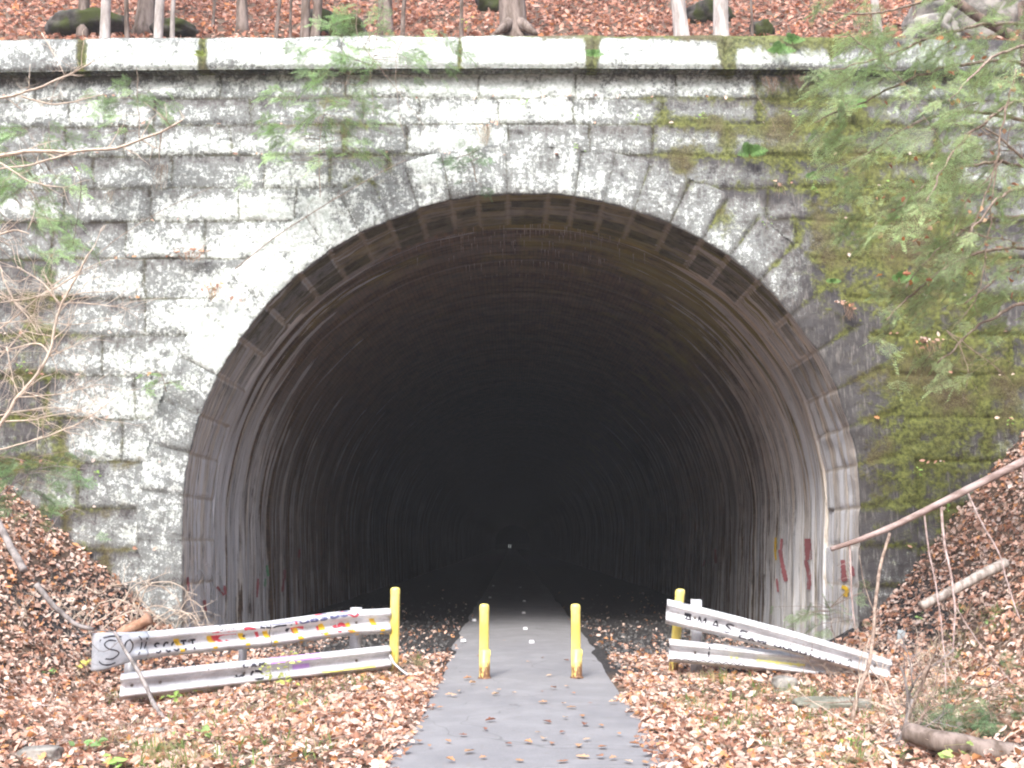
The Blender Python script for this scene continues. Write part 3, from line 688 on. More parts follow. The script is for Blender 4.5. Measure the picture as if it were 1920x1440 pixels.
bollard(1261.5, 1258, 1104, 17.5, 'leaning yellow post behind the inner end of the right guardrail', False, tilt=0.115, Y=12.95)

# ------------------------------------------------------------------ guardrails
g = G('weathered_galvanised_steel', 0.42, 0.5); n = g.noise(3, 5, 0.6, g.scale(g.P, (1, 1, 2))); nn = g.noise(34, 5, 0.7); st_ = g.noise(12, 4, 0.6, g.scale(g.P, (4, 4, 0.6)))
c = g.mix(g.step(n, 0.3, 0.7), (0.46, 0.47, 0.50), (0.74, 0.75, 0.78)); c = g.mix(g.step(nn, 0.56, 0.70, 0, 0.7), c, (0.24, 0.21, 0.18)); c = g.mix(g.step(g.noise(70, 4, .8), .62, .70, 0, .8), c, (.22, .12, .07))
c = g.mix(g.step(st_, 0.58, 0.72, 0, 0.4), c, (0.35, 0.34, 0.31))
g.b.inputs['Metallic'].default_value = 0.15; g.bump(n, 0.3, 0.01); GALV = g.color(c)
PROF = np.array([(-.155, .002), (-.148, .004), (-.135, .025), (-.118, .070), (-.104, .082), (-.086, .083), (-.070, .072), (-.040, .018), (-.022, .004), (0, .001), (.022, .004), (.040, .018), (.070, .072), (.086, .083), (.104, .082), (.118, .070), (.135, .025), (.148, .004), (.155, .002)])
def paint(name, c1): return simple(name, tuple(v * 0.85 for v in c1), c1, 14, 0.5, 0.3, 0)
PNT = {'black': paint('black_spray_paint', (0.035, 0.035, 0.05)), 'blue': paint('blue_black_spray_paint', (0.10, 0.11, 0.22)), 'faded_red': paint('faded_red_spray_paint', (0.42, 0.15, 0.16)), 'red': paint('red_spray_paint', (0.62, 0.07, 0.10)), 'yellow': paint('yellow_spray_paint', (0.80, 0.52, 0.04)),
       'lemon': paint('lemon_spray_paint', (0.80, 0.78, 0.25)), 'purple': paint('purple_spray_paint', (0.50, 0.30, 0.68)), 'orange': paint('orange_spray_paint', (0.85, 0.30, 0.05)), 'white': paint('white_spray_paint', (0.75, 0.75, 0.75)), 'green': paint('green_spray_paint', (0.20, 0.45, 0.25))}
def resample(P, step):
    P = np.asarray(P, float); d = np.concatenate([[0], np.cumsum(np.linalg.norm(np.diff(P, axis=0), axis=1))])
    n = max(2, int(d[-1] / step) + 1); t = np.linspace(0, d[-1], n)
    return np.stack([np.interp(t, d, P[:, k]) for k in range(P.shape[1])], -1)
def smooth_path(P, n=3):
    P = np.asarray(P, float)
    for _ in range(n):
        Q = [P[0]]
        for a, b in zip(P[:-1], P[1:]): Q += [a * .75 + b * .25, a * .25 + b * .75]
        Q.append(P[-1]); P = np.array(Q)
    return P
class Rail:
    def __init__(s, pts, h0, h1, fl=1.0):
        s.pp = np.array(pts, float); s.h = (h0, h1); s.xs = s.pp[:, 0]
        s.seed = int(pts[0][0])
    def cen(s, px):
        y = np.interp(px, s.xs, s.pp[:, 1]); Y = np.interp(px, s.xs, s.pp[:, 2]); return at(px, y, Y)
    def frame(s, px):
        a = s.cen(px - 2.0); b = s.cen(px + 2.0); d = b - a; d /= np.linalg.norm(d, axis=-1, keepdims=True)
        n = np.stack([d[..., 1], -d[..., 0], 0 * d[..., 0]], -1); n /= np.linalg.norm(n, axis=-1, keepdims=True)
        up = np.cross(n, d) * -1; up = up * np.sign(up[..., 2:3]); return d, n, up
    def hh(s, px): return np.interp(px, [s.xs[0], s.xs[-1]], s.h)
    def pos(s, px, v, off=0.0):
        """v in -1..1 across the beam"""
        c = s.cen(px); d, n, up = s.frame(px); o = np.interp(v * 0.155, PROF[:, 0], PROF[:, 1])
        dent = 0.012 * vnoise(px / 46.0, v * 0.8, 0, s.seed)
        return c + up * (v * s.hh(px) / 2)[..., None] + n * (o + off + dent)[..., None]
    def px2v(s, px, py):
        c = s.cen(px); d, n, up = s.frame(px)
        y0 = np.interp(px, s.xs, s.pp[:, 1]); Y = np.interp(px, s.xs, s.pp[:, 2])
        hp = s.hh(px) / Y * FPX * 1.0
        return np.clip((y0 - py) / (hp / 2), -1, 1)
    def mesh(s, parent, name='rail'):
        px = np.arange(s.xs[0], s.xs[-1] + 0.1, 5.0); v = np.linspace(-1, 1, 41)
        A, B = np.meshgrid(px, v, indexing='ij'); P = s.pos(A.ravel(), B.ravel())
        o = mesh_np(name, P, grid_faces(len(px), len(v)), GALV, parent)
        m = o.modifiers.new('sheet', 'SOLIDIFY'); m.thickness = 0.005; m.offset = 0
        return o
    def stroke(s, pts, w, mb, sm=2, off=0.0045):
        w = w * 1.35
        P = resample(smooth_path(pts, sm) if sm else np.array(pts, float), 1.2); T = np.gradient(P, axis=0); T /= np.linalg.norm(T, axis=1, keepdims=True) + 1e-9
        N = np.stack([-T[:, 1], T[:, 0]], -1); k = max(3, int(w / 1.5) + 2); us_ = np.linspace(-.5, .5, k)
        wob = w * (1 + 0.25 * fbm(np.arange(len(P)) * 0.25, 0, float(P[0, 0]), 2, 5))
        Q = P[:, None] + N[:, None] * (us_[None] * wob[:, None])[..., None]
        q = Q.reshape(-1, 2); x = np.clip(q[:, 0], s.xs[0] + 1, s.xs[-1] - 1)
        mb.add(s.pos(x, s.px2v(x, q[:, 1]), off), grid_faces(len(P), k))
GL = {'A': [[(0, 1), (.5, 0), (1, 1)], [(.2, .6), (.8, .6)]], 'S': [[(1, .12), (.5, 0), (.05, .22), (.5, .5), (.95, .75), (.5, 1), (0, .88)]], 'C': [[(1, .15), (.5, 0), (0, .5), (.5, 1), (1, .85)]],
      'O': [[(.5, 0), (0, .3), (0, .7), (.5, 1), (1, .7), (1, .3), (.5, 0)]], 'T': [[(0, .05), (1, .05)], [(.5, .05), (.5, 1)]], 'M': [[(0, 1), (.15, 0), (.5, .7), (.85, 0), (1, 1)]],
      'V': [[(0, 0), (.5, 1), (1, 0)]], 'N': [[(0, 1), (0, 0), (1, 1), (1, 0)]], 'E': [[(1, 0), (0, 0), (0, 1), (1, 1)], [(0, .5), (.8, .5)]], 'x': [[(0, .3), (1, 1)], [(1, .3), (0, 1)]],
      'g': [[(1, .35), (.4, .3), (0, .6), (.5, .85), (1, .4), (1, 1.3), (.3, 1.4)]], 'r': [[(0, .35), (0, 1)], [(0, .6), (.5, .35), (1, .4)]], 'a': [[(1, .35), (.3, .35), (0, .7), (.4, 1), (1, .8), (1, .35), (1, 1)]],
      'd': [[(1, 0), (1, 1)], [(1, .5), (.4, .35), (0, .7), (.5, 1), (1, .8)]], 'u': [[(0, .35), (.05, .9), (.6, 1), (1, .7), (1, .35), (1, 1)]], 't': [[(.4, 0), (.4, .9), (.9, 1)], [(0, .35), (.9, .35)]],
      'i': [[(.5, .4), (.5, 1)]], 'o': [[(.5, .35), (0, .6), (.3, 1), (.8, .95), (1, .6), (.5, .35)]], 'n': [[(0, .35), (0, 1)], [(0, .6), (.5, .35), (1, .5), (1, 1)]], 'h': [[(0, 0), (0, 1)], [(0, .6), (.5, .35), (1, .5), (1, 1)]],
      'c': [[(1, .4), (.4, .35), (0, .7), (.4, 1), (1, .95)]], 's': [[(1, .4), (.4, .35), (.2, .55), (.8, .75), (.6, 1), (0, .95)]], 'm': [[(0, 1), (0, .35), (.5, .5), (.5, 1)], [(.5, .5), (1, .4), (1, 1)]], 'K': [[(0, 0), (0, 1)], [(1, 0), (0, .55), (1, 1)]],
      'R': [[(0, 1), (0, 0), (.8, .1), (.8, .45), (0, .5), (1, 1)]], 'I': [[(.5, 0), (.5, 1)]], 'L': [[(0, 0), (0, 1), (1, 1)]], ' ': []}
def write(rail, text, x0, y0, x1, y1, h, w, mb, gap=0.35):
    n = len(text); mb.word = MB(); mb.l.append(mb.word)
    for i, ch in enumerate(text):
        f = (i + 0.0) / n; cw = (x1 - x0) / n * (1 - gap); bx = x0 + (x1 - x0) * f; 
        for st_ in GL[ch]:
            pts = [(bx + a * cw, (y0 + (y1 - y0) * ((bx + a * cw - x0) / (x1 - x0))) + b * h) for a, b in st_]
            rail.stroke(pts, w, mb, 2 if ch in 'SCOgadocsu' else 0)
    mb.word = None
def ipost(parent, px, pyt, pyb, Y, wpx, tilt=0.0, name='post'):
    t = atv(px, pyt, Y); b = atv(px, pyb, Y); w = wpx / FPX * Y; m = MB(); h = t.z - b.z + 0.2; zc = (t.z + b.z - 0.2) / 2
    rot = np.array(Matrix.Rotation(tilt, 3, 'Y'))
    for dy, sx_, sy_ in ((-0.045, w, 0.008), (0.045, w, 0.008), (0, 0.008, 0.083)):
        m.box(np.array([t.x, Y, zc]) + rot @ np.array([0, dy, 0]), (sx_, sy_, h), rot)
    return m.build(name, GALV, parent, smooth=False)
def bolt(parent, rail, px, v):
    p = rail.pos(np.array([px]), np.array([v]), 0.004)[0]; m = MB()
    lathe2 = [(p + np.array([0, -0.012, 0])), p + np.array([0, 0.01, 0])]
    m.tube([p + np.array([0, -0.016, 0]), p + np.array([0, 0.01, 0])], [0.013, 0.018], 8); m.build('bolt', simple('bolt_steel_%d' % px, (.12, .1, .09), (.3, .27, .25), 40), parent)

# left guardrail
LA = Rail([(262, 1210, 11.6), (355, 1201.5, 11.95), (440, 1194, 12.25), (500, 1189, 12.4), (550, 1182, 12.55), (620, 1172, 12.72), (668, 1167, 12.84), (733, 1164, 12.98)], 0.295, 0.315)
LB = Rail([(226, 1287, 11.5), (470, 1260.5, 12.25), (733, 1231, 12.95)], 0.285, 0.285)
gl = empty('guardrail', (float(LA.cen(np.array([500.]))[0][0]), 12.3, 0), 'left guardrail of two corrugated steel beams with red and yellow graffiti and a flared end', 'guardrail', 'guardrails beside the path')
ra = LA.mesh(gl); rb = LB.mesh(gl)
m = MB(); lp = np.array([[500, -1.], [500, 1.]]); LA.stroke([(505, 1211), (505, 1168)], 1.1, m, 0, .006); m.build('lap_edge', simple('dark_seam', (.06, .05, .05), (.14, .12, .11), 20), gl)
ra['label'] = 'upper beam with red, yellow and black graffiti'; rb['label'] = 'lower beam with purple paint and black letters'
ipost(gl, 668, 1139, 1262, 13.02, 19); ipost(gl, 457, 1180, 1290, 12.5, 12); ipost(gl, 247, 1215, 1305, 11.75, 17)
for (r_, px) in ((LA, 668), (LA, 457), (LB, 668), (LB, 457), (LB, 247), (LB, 300), (LA, 355)): bolt(gl, r_, px, 0.0)
# flared terminal
U, Vv = np.meshgrid(np.linspace(0, 1, 26), np.linspace(-1, 1, 15), indexing='ij')
d0, n0, u0 = LA.frame(np.array([266.0])); d0, n0, u0 = d0[0], n0[0], u0[0]; c0 = LA.cen(np.array([274.0]))[0]
ang = np.clip((U - 0.55) / 0.45, 0, 1) * 1.9; Lx = np.where(U < 0.55, U * 0.72, 0.55 * 0.72 + 0.16 * np.sin(ang)); Ly = -0.16 * (1 - np.cos(ang)) * 1.0
hz = 0.150 + 0.055 * sstep(0.05, 0.8, U); o_ = np.interp(Vv * 0.155, PROF[:, 0], PROF[:, 1]) * (1 - sstep(0.0, 0.35, U)) + 0.075 * sstep(0, 0.35, U) * (1 - 0.25 * Vv ** 2)
P = c0 - d0 * Lx[..., None] + n0 * (o_ + 0.007 + Ly)[..., None] + u0 * (Vv * hz - 0.035 * sstep(0.1, 1, U))[..., None]
P = P.reshape(-1, 3)
es = mesh_np('end_section', P, grid_faces(26, 15), simple('dull_grey_steel', (0.36, 0.39, 0.44), (0.50, 0.53, 0.58), 5, 0.45, 0.5, 0.2, metal=0.1), gl)
es.modifiers.new('sheet', 'SOLIDIFY').thickness = 0.006
Pg = P.reshape(26, 15, 3)
def es_pos(a, b, off=0.006):      # a 0..1 from the beam to the free end, b -1..1
    i = np.clip(a, 0, 1) * 25; j = (np.clip(b, -1, 1) + 1) / 2 * 14; i0 = np.clip(i.astype(int), 0, 24); j0 = np.clip(j.astype(int), 0, 13); fi = (i - i0)[:, None]; fj = (j - j0)[:, None]
    p = Pg[i0, j0] * (1 - fi) * (1 - fj) + Pg[i0 + 1, j0] * fi * (1 - fj) + Pg[i0, j0 + 1] * (1 - fi) * fj + Pg[i0 + 1, j0 + 1] * fi * fj
    return p + n0 * off
m = MB()
def es_stroke(pts, w):
    P_ = resample(smooth_path(pts, 3), 0.02); T = np.gradient(P_, axis=0); T /= np.linalg.norm(T, axis=1, keepdims=True) + 1e-9
    N = np.stack([-T[:, 1] * 0.5, T[:, 0] * 2.0], -1); q = (P_[:, None] + N[:, None] * np.array([-.5, 0, .5])[None, :, None] * w).reshape(-1, 2)
    m.add(es_pos(q[:, 0], q[:, 1], 0.009), grid_faces(len(P_), 3))
for pts in ([(.50, .50), (.60, .62), (.70, .40), (.62, .10), (.50, -.02), (.44, -.25), (.54, -.52), (.66, -.40)],
            [(.30, .55), (.22, .1), (.30, -.45), (.38, -.1), (.36, .4), (.28, .55)], [(.16, .75), (.06, .1), (.16, -.6)], [(.74, .65), (.84, .1), (.76, -.6), (.6, -.8), (.5, -.75)], [(.42, .72), (.55, .82), (.7, .72)], [(.04, .6), (-.0, .1), (.06, -.4)]):
    es_stroke(pts, 0.045)
m.build('graffiti', PNT['black'], es)
class Split:
    """an MB for each mark of paint: words stay one piece, single strokes become pieces of their own"""
    def __init__(s): s.l = []; s.word = None
    def add(s, V, F):
        m = s.word
        if m is None: m = MB(); s.l.append(m)
        m.add(V, F)
def gpart(rail_o, col, fn):
    sp = Split(); fn(sp)
    for m in sp.l: m.build('graffiti', PNT[col], rail_o)
def f(mb):
    write(LA, 'SCOTT', 288, 1206, 372, 1198, 17, 2.6, mb)
    write(LA, 'Shm', 408, 1174, 440, 1171, 8, 1.2, mb)
    for x in (486, 497): LA.stroke([(x, 1176), (x + 9, 1177)], 3, mb)
    LA.stroke([(508, 1182), (512, 1174), (535, 1172)], 2.5, mb); LA.stroke([(536, 1184), (541, 1176), (546, 1172)], 4, mb)
gpart(ra, 'black', f)
def f(mb):
    write(LA, 'uoSaO', 562, 1161, 655, 1144, 9, 3.2, mb, 0.2); LA.stroke([(478, 1173), (520, 1169), (560, 1163)], 2.4, mb)
gpart(ra, 'blue', f)
def f(mb):
    for x, y in ((330, 1195), (391, 1189), (450, 1183), (496, 1180), (553, 1177), (602, 1170), (652, 1168), (697, 1158)):
        LA.stroke([(x - 2, y), (x + 1, y + 9), (x + 8, y + 18)], 7, mb); 
    for x, y in ((338, 1222), (400, 1217), (463, 1211), (513, 1206), (562, 1200), (612, 1196), (668, 1190), (715, 1184)): LA.stroke([(x, y - 7), (x + 1, y + 5)], 6, mb, 0)
gpart(ra, 'yellow', f)
def f(mb):
    LA.stroke([(394, 1190), (410, 1188), (404, 1196), (396, 1198)], 7, mb); LA.stroke([(404, 1197), (417, 1205)], 4, mb)
    LA.stroke([(410, 1190), (425, 1187), (442, 1186)], 5, mb); LA.stroke([(422, 1200), (430, 1204), (445, 1202)], 2.5, mb)
    LA.stroke([(456, 1180), (465, 1177), (478, 1181), (483, 1194)], 4.5, mb); LA.stroke([(545, 1180), (552, 1174), (569, 1177)], 4, mb); LA.stroke([(547, 1181), (553, 1192)], 3, mb)
    LA.stroke([(553, 1163), (556, 1172)], 3, mb); LA.stroke([(594, 1174), (596, 1183), (602, 1186)], 3.5, mb)
    LA.stroke([(626, 1172), (630, 1180), (636, 1182), (634, 1172), (642, 1170), (650, 1178), (658, 1182)], 5, mb); LA.stroke([(592, 1154), (606, 1152)], 4, mb); LA.stroke([(640, 1148), (655, 1152), (664, 1158), (670, 1150)], 3, mb)
gpart(ra, 'red', f)
def f(mb):
    LB.stroke([(505, 1239), (545, 1234.5), (600, 1228)], 9, mb, 0)
    LB.stroke([(548, 1251), (580, 1247)], 6, mb, 0)
gpart(rb, 'purple', f)
def f(mb):
    write(LB, 'CAM', 452, 1243, 500, 1238, 10, 2.6, mb); LB.stroke([(475, 1258), (468, 1266), (480, 1272), (493, 1268), (490, 1259), (478, 1258)], 3, mb)
    LB.stroke([(430, 1273), (448, 1269), (458, 1264)], 3, mb); LB.stroke([(442, 1265), (445, 1272)], 3, mb)
    for x in (345, 366, 388): LB.stroke([(x, 1249), (x, 1256)], 1.6, mb, 0)
gpart(rb, 'black', f)
def f(mb):
    LB.stroke([(640, 1252), (700, 1246)], 5, mb, 0); LB.stroke([(600, 1257), (640, 1256)], 3, mb, 0)
gpart(rb, 'lemon', f)

# right guardrail, its upper beam dropped at the outer end
RA = Rail([(1249, 1146, 12.72), (1360, 1172, 12.55), (1480, 1203, 12.35), (1580, 1231, 12.15), (1670, 1257, 12.0)], 0.300, 0.235)
RB = Rail([(1254, 1219, 12.70), (1480, 1242, 12.52), (1560, 1252, 12.40), (1632, 1262, 12.32)], 0.275, 0.24)
gr = empty('guardrail', (float(RA.cen(np.array([1460.]))[0][0]), 12.4, 0), 'right guardrail whose scrawled upper beam has dropped across the lower one', 'guardrail', 'guardrails beside the path')
rc_ = RA.mesh(gr); rd_ = RB.mesh(gr)
rc_['label'] = 'upper beam slanting down, white with black scrawl'; rd_['label'] = 'lower beam with faint yellow paint'
ipost(gr, 1303, 1124, 1262, 12.95, 18, 0.03); bolt(gr, RA, 1303, 0.0); bolt(gr, RB, 1303, 0.0); bolt(gr, RA, 1640, 0.0)
def f(mb):
    write(RA, 'AMAS', 1283, 1150, 1385, 1174, 15, 2.2, mb); RA.stroke([(1283, 1151), (1296, 1152)], 5, mb)
    write(RA, 'Exgraduation', 1390, 1182, 1582, 1232, 13, 2.6, mb, 0.22); RA.stroke([(1590, 1238), (1597, 1236), (1596, 1245), (1590, 1252)], 1.6, mb)
    RA.stroke([(1300, 1134), (1340, 1143), (1362, 1149)], 1.5, mb); RA.stroke([(1357, 1155), (1400, 1166), (1440, 1178)], 1.5, mb); RA.stroke([(1275, 1131), (1290, 1134)], 1.5, mb)
gpart(rc_, 'black', f)
def f(mb):
    RB.stroke([(1325, 1209), (1336, 1210)], 5, mb, 0); RB.stroke([(1329, 1211), (1329, 1232)], 2, mb, 0); RB.stroke([(1350, 1213), (1365, 1216)], 2, mb, 0)
    for k in range(5): RB.stroke([(1262 + k * 16, 1236 + k), (1270 + k * 16, 1232 + k), (1277 + k * 16, 1236 + k)], 1.3, mb)
    for k in range(4): RB.stroke([(1340 + k * 14, 1243 + k), (1347 + k * 14, 1237 + k), (1353 + k * 14, 1244 + k)], 1.3, mb)
    write(RB, 'SAcKs', 1534, 1256, 1600, 1266, 11, 3.0, mb)
gpart(rd_, 'black', f)
def f(mb):
    for x in (1370, 1380, 1420, 1440, 1455, 1480, 1495): RB.stroke([(x, 1231 + (x - 1370) * 0.1), (x + 4, 1240 + (x - 1370) * 0.1)], 4, mb, 0)
    RB.stroke([(1420, 1238), (1510, 1247)], 2.5, mb, 0)
gpart(rd_, 'lemon', f)

# ------------------------------------------------------------------ spray paint on the tunnel sides
from mathutils.bvhtree import BVHTree
bv = []
for nm in ('soffit', 'vault_lining'):
    o = bpy.data.objects[nm]; n = len(o.data.vertices); co = np.zeros(n * 3, np.float32); o.data.vertices.foreach_get('co', co)
    co = co.reshape(-1, 3) + np.array(root_loc(o.parent), np.float32)
    bv.append(BVHTree.FromPolygons([tuple(map(float, c)) for c in co], [tuple(p.vertices) for p in o.data.polygons]))
def on_side(px, py):
    a, b, c = ray(px, py); d = Vector((float(a), float(b), float(c))).normalized(); best = None
    for k, t in enumerate(bv):
        h = t.ray_cast(Vector((0, 0, CH)), d)
        if h[0] is not None and (best is None or h[3] < best[1]): best = (h[0] - d * 0.045, h[3], k)
    return best
def side_stroke(mb, pts, w):
    P = resample(smooth_path(pts, 2), 2.5); T = np.gradient(P, axis=0); T /= np.linalg.norm(T, axis=1, keepdims=True) + 1e-9
    N = np.stack([-T[:, 1], T[:, 0]], -1); V = []
    for p, n_ in zip(P, N):
        ww = w * random.uniform(0.7, 1.25)
        for u in (-.5, 0, .5):
            h = on_side(p[0] + n_[0] * u * ww, p[1] + n_[1] * u * ww)
            if h is None: return
            V.append(h[0])
    mb.add(np.array(V), grid_faces(len(P), 3))
side_paint = {'faded_red': [([(1462, 1030), (1467, 1060), (1474, 1090)], 8), ([(1466, 1010), (1463, 1040)], 5), ([(1514, 1010), (1516, 1050)], 12), ([(1510, 1050), (1518, 1080), (1516, 1105)], 7), ([(1580, 1050), (1583, 1090)], 10), ([(1596, 1062), (1600, 1080)], 8),
                      ([(1341, 1030), (1342, 1056)], 5), ([(1456, 1085), (1459, 1110)], 4), ([(1322, 1050), (1318, 1062)], 3), ([(352, 1082), (353, 1108)], 5), ([(407, 1100), (420, 1116)], 4), ([(421, 1098), (423, 1115)], 5), ([(383, 1125), (386, 1146)], 5), ([(484, 1085), (482, 1120)], 4), ([(534, 1068), (530, 1110)], 5), ([(562, 1030), (560, 1045)], 4)],
              'white': [([(368, 1078), (376, 1066), (384, 1076), (384, 1110)], 2.2), ([(384, 1060), (390, 1054), (396, 1068)], 2), ([(392, 1078), (398, 1072), (402, 1090), (396, 1116)], 2.2), ([(404, 1078), (412, 1074), (417, 1090), (414, 1118), (407, 1132), (400, 1116)], 2.2), ([(410, 1140), (416, 1150), (416, 1165)], 2)],
              'yellow': [([(1454, 1008), (1453, 1036), (1455, 1050)], 4), ([(1578, 1100), (1590, 1104), (1584, 1118)], 8)], 'green': [([(500, 1060), (503, 1080)], 5), ([(498, 1085), (497, 1100)], 4)]}
for cname, lst in side_paint.items():
    for pts, w in lst:
        mb = MB(); side_stroke(mb, pts, w)
        if mb.V: mb.build('graffiti', PNT[cname], portal)

# added blocker closing off the far tunnel, slit to leave two lines of daylight
DY = 300.0; m = MB()
gaps = [(953.4, 954.8), (956.6, 958.2)]
xl = [-12.0] + [float(at(g_, 1025, DY)[0]) for gp in gaps for g_ in gp] + [12.0]
zt, zb = float(at(955, 1020.5, DY)[2]), float(at(955, 1029.5, DY)[2])
for a, b in ((xl[0], xl[1]), (xl[2], xl[3]), (xl[4], xl[5])): m.box(((a + b) / 2, DY, (zt + zb) / 2), (b - a, 0.3, zt - zb))
m.box((0, DY, (zt + 12) / 2), (24, 0.3, 12 - zt)); m.box((0, DY, (zb - 3) / 2), (24, 0.3, zb + 3))
tag(m.build('daylight_blocker', simple('dark_blocker', (.05, .045, .04), (.12, .11, .1), 3), smooth=False, origin=(0, DY, 0)), 'added dark blocker deep in the tunnel with two slits of daylight', 'blocker')

# lime drips along the crown
m = MB(); rd = random.Random(5)
for _ in range(150):
    px = rd.gauss(rd.choice([850, 960, 1010, 1060, 1150]), 40); dpp = rd.choice([1.66, 1.66, 1.9, 2.2, 2.6, 3.1, 3.9, 4.6]); 
    k = int(np.argmin(np.abs(AP[:, 0] - px) + (AP[:, 1] > 800) * 1e4)); b_ = at(AP[k, 0], AP[k, 1], WY); b_[1] += dpp + rd.uniform(-.06, .06); b_[2] += 0.03
    L = rd.uniform(0.05, 0.14) * (1.6 if rd.random() < 0.15 else 1)
    m.tube([b_, b_ + [0, 0, -L * 0.5], b_ + [0.002, 0, -L - 0.03]], [rd.uniform(.006, .012), .005, .002], 5, cap=False)
m.build('lime_drips', simple('lime_crust', (0.45, 0.38, 0.32), (0.62, 0.56, 0.5), 20), portal)['kind'] = 'stuff'
# ------------------------------------------------------------------ bark, twigs, greenery materials
def bark(name, c1, c2, sc_=9): return simple(name, c1, c2, sc_, 0.9, 0.2, 0.7, 0.02, 6, (1, 1, 0.22))
BARK_GREY = bark('grey_brown_bark', (0.10, 0.075, 0.06), (0.27, 0.22, 0.195)); BARK_PALE = bark('pale_beech_bark', (0.28, 0.25, 0.23), (0.52, 0.48, 0.46)); BARK_DARK = bark('dark_bark', (0.07, 0.05, 0.04), (0.20, 0.15, 0.12))
TWIG_PALE = simple('bleached_twig', (0.45, 0.36, 0.29), (0.68, 0.58, 0.48), 14, 0.8, 0.2, 0.2); TWIG_TAN = simple('tan_twig', (0.17, 0.12, 0.095), (0.38, 0.30, 0.245), 14, 0.85, 0.2, 0.2); TWIG_GREY = simple('grey_dead_wood', (0.12, 0.105, 0.10), (0.33, 0.30, 0.29), 9, 0.85, 0.2, 0.5, 0.01, 5, (1, 1, .4))
PINKWOOD = simple('barkless_pinkish_pole', (0.22, 0.155, 0.135), (0.45, 0.36, 0.34), 7, 0.7, 0.25, 0.4, 0.01, 5, (.4, 1, 1))
ROCKM = simple('bare_grey_rock', (0.14, 0.135, 0.125), (0.38, 0.36, 0.33), 4, 0.95, 0.15, 0.9, 0.04, 8)
g = G('mossy_rock', 0.95, 0.1); n = g.noise(3, 8, 0.7); nn = g.noise(1.2, 5, 0.6)
c = g.mix(g.step(n, 0.35, 0.65), (0.03, 0.028, 0.026), (0.13, 0.12, 0.11)); c = g.mix(g.step(nn, 0.50, 0.60), c, (0.05, 0.06, 0.02)); g.bump(n, 0.9, 0.05); MOSSROCK = g.color(c)
NEEDLE = colmat('hemlock_needles', 0.5, 0.4, 0.35, 0.3); GREEN = colmat('fresh_green_leaf', 0.55, 0.3, 0.4, 0.25)
STRAW = colmat('grass_blades', 0.6, 0.3, 0.3, 0.25)

def wiggle(P, amp, step=0.06, seed=0):
    Q = resample(P, step); n = len(Q); t = np.arange(n) * 0.35
    for k in range(3): Q[:, k] += amp * fbm(t, 0 * t + k * 7.7, seed * 1.37, 3, 5) * np.minimum(np.arange(n) / 3, 1)
    return Q
def twigs(m, P, r0, rr, n, L, k=4, depth=1, up=0.2, spread_=0.9, col=None):
    """short side shoots along the path P"""
    for _ in range(n):
        i = rr.randrange(len(P) // 5, len(P)); T = P[min(i + 1, len(P) - 1)] - P[max(i - 1, 0)]; T = T / (np.linalg.norm(T) + 1e-9)
        d = T * 0.6 + np.array([rr.gauss(0, 1), rr.gauss(0, .6), rr.gauss(up, 1)]) * spread_ * 0.6; d /= np.linalg.norm(d)
        l = L * rr.uniform(0.4, 1.2); q = [P[i]]
        for s_ in range(5): d = d + np.array([rr.gauss(0, .16), rr.gauss(0, .16), rr.gauss(0, .16)]); d /= np.linalg.norm(d); q.append(q[-1] + d * l / 5)
        q = np.array(q); m.tube(q, np.linspace(r0, r0 * 0.4, 6), k, col=col)
        if depth > 0: twigs(m, q, r0 * 0.6, rr, 2, L * 0.5, 3, depth - 1, up, spread_, col)
def path3(pts, Y, amp=0.012, seed=0):
    """pts (px,py) or (px,py,Y)"""
    P = np.array([at(p[0], p[1], p[2] if len(p) > 2 else Y) for p in pts]); return wiggle(smooth_path(P, 2), amp, 0.05, seed)

# ------------------------------------------------------------------ trees on the hillside
def hill_tree(px, wpx, Yt, mat, label, lean=0.0, seed=1, name='tree', limbs=6):
    rr = random.Random(seed); p = at(px, 62, Yt); x = float(p[0]); z = float(hill_z(x, Yt)); r = wpx * 1.3 / 2 / FPX * Yt
    e = empty(name, (x, Yt, z), label, 'tree', 'trees on the slope above the portal')
    h = 6.5 + rr.random() * 3 if wpx > 12 else 3.0 + rr.random(); n = 22
    t = np.linspace(0, 1, n); P = np.stack([x + lean * h * t + 0.10 * r * 10 * vnoise(t * 4, seed * 1.0, 0, 3), Yt + 0.3 * vnoise(t * 3, seed + 9.0, 0, 4) * t, z - 0.25 + h * t], -1)
    rad = r * (1.0 - 0.55 * t) + r * 0.55 * np.exp(-t * h / 0.22)
    m = MB(); m.tube(P, rad, 12, rough=0.10)
    if wpx > 30:
        for a in (0.3, 1.7, 2.9, 4.2, 5.3): m.tube([P[2] + [0, 0, .05], P[1] + np.array([math.cos(a), math.sin(a), 0]) * r * 1.3 + [0, 0, .08], P[0] + np.array([math.cos(a), math.sin(a), 0]) * r * 2.6 + [0, 0, 0.1]], [r * .5, r * .4, r * .15], 7)
    m.build('trunk', mat, e)
    m = MB()
    for k in range(limbs if wpx > 12 else 3):
        i = rr.randrange(int(n * (0.5 if wpx > 12 else 0.35)), n); a = rr.uniform(0, 6.28); L = rr.uniform(0.8, 2.0) * (1 if wpx > 12 else .4)
        q = [P[i]]; d = np.array([math.cos(a), math.sin(a), 0.7]); d /= np.linalg.norm(d)
        for s_ in range(6): d = d + np.array([rr.gauss(0, .15), rr.gauss(0, .15), rr.gauss(0.05, .12)]); d /= np.linalg.norm(d); q.append(q[-1] + d * L / 6)
        q = np.array(q); m.tube(q, np.linspace(rad[i] * 0.4, rad[i] * 0.1, 7), 6); twigs(m, q, rad[i] * 0.12, rr, 4, L * 0.4)
    m.build('limbs', mat, e)
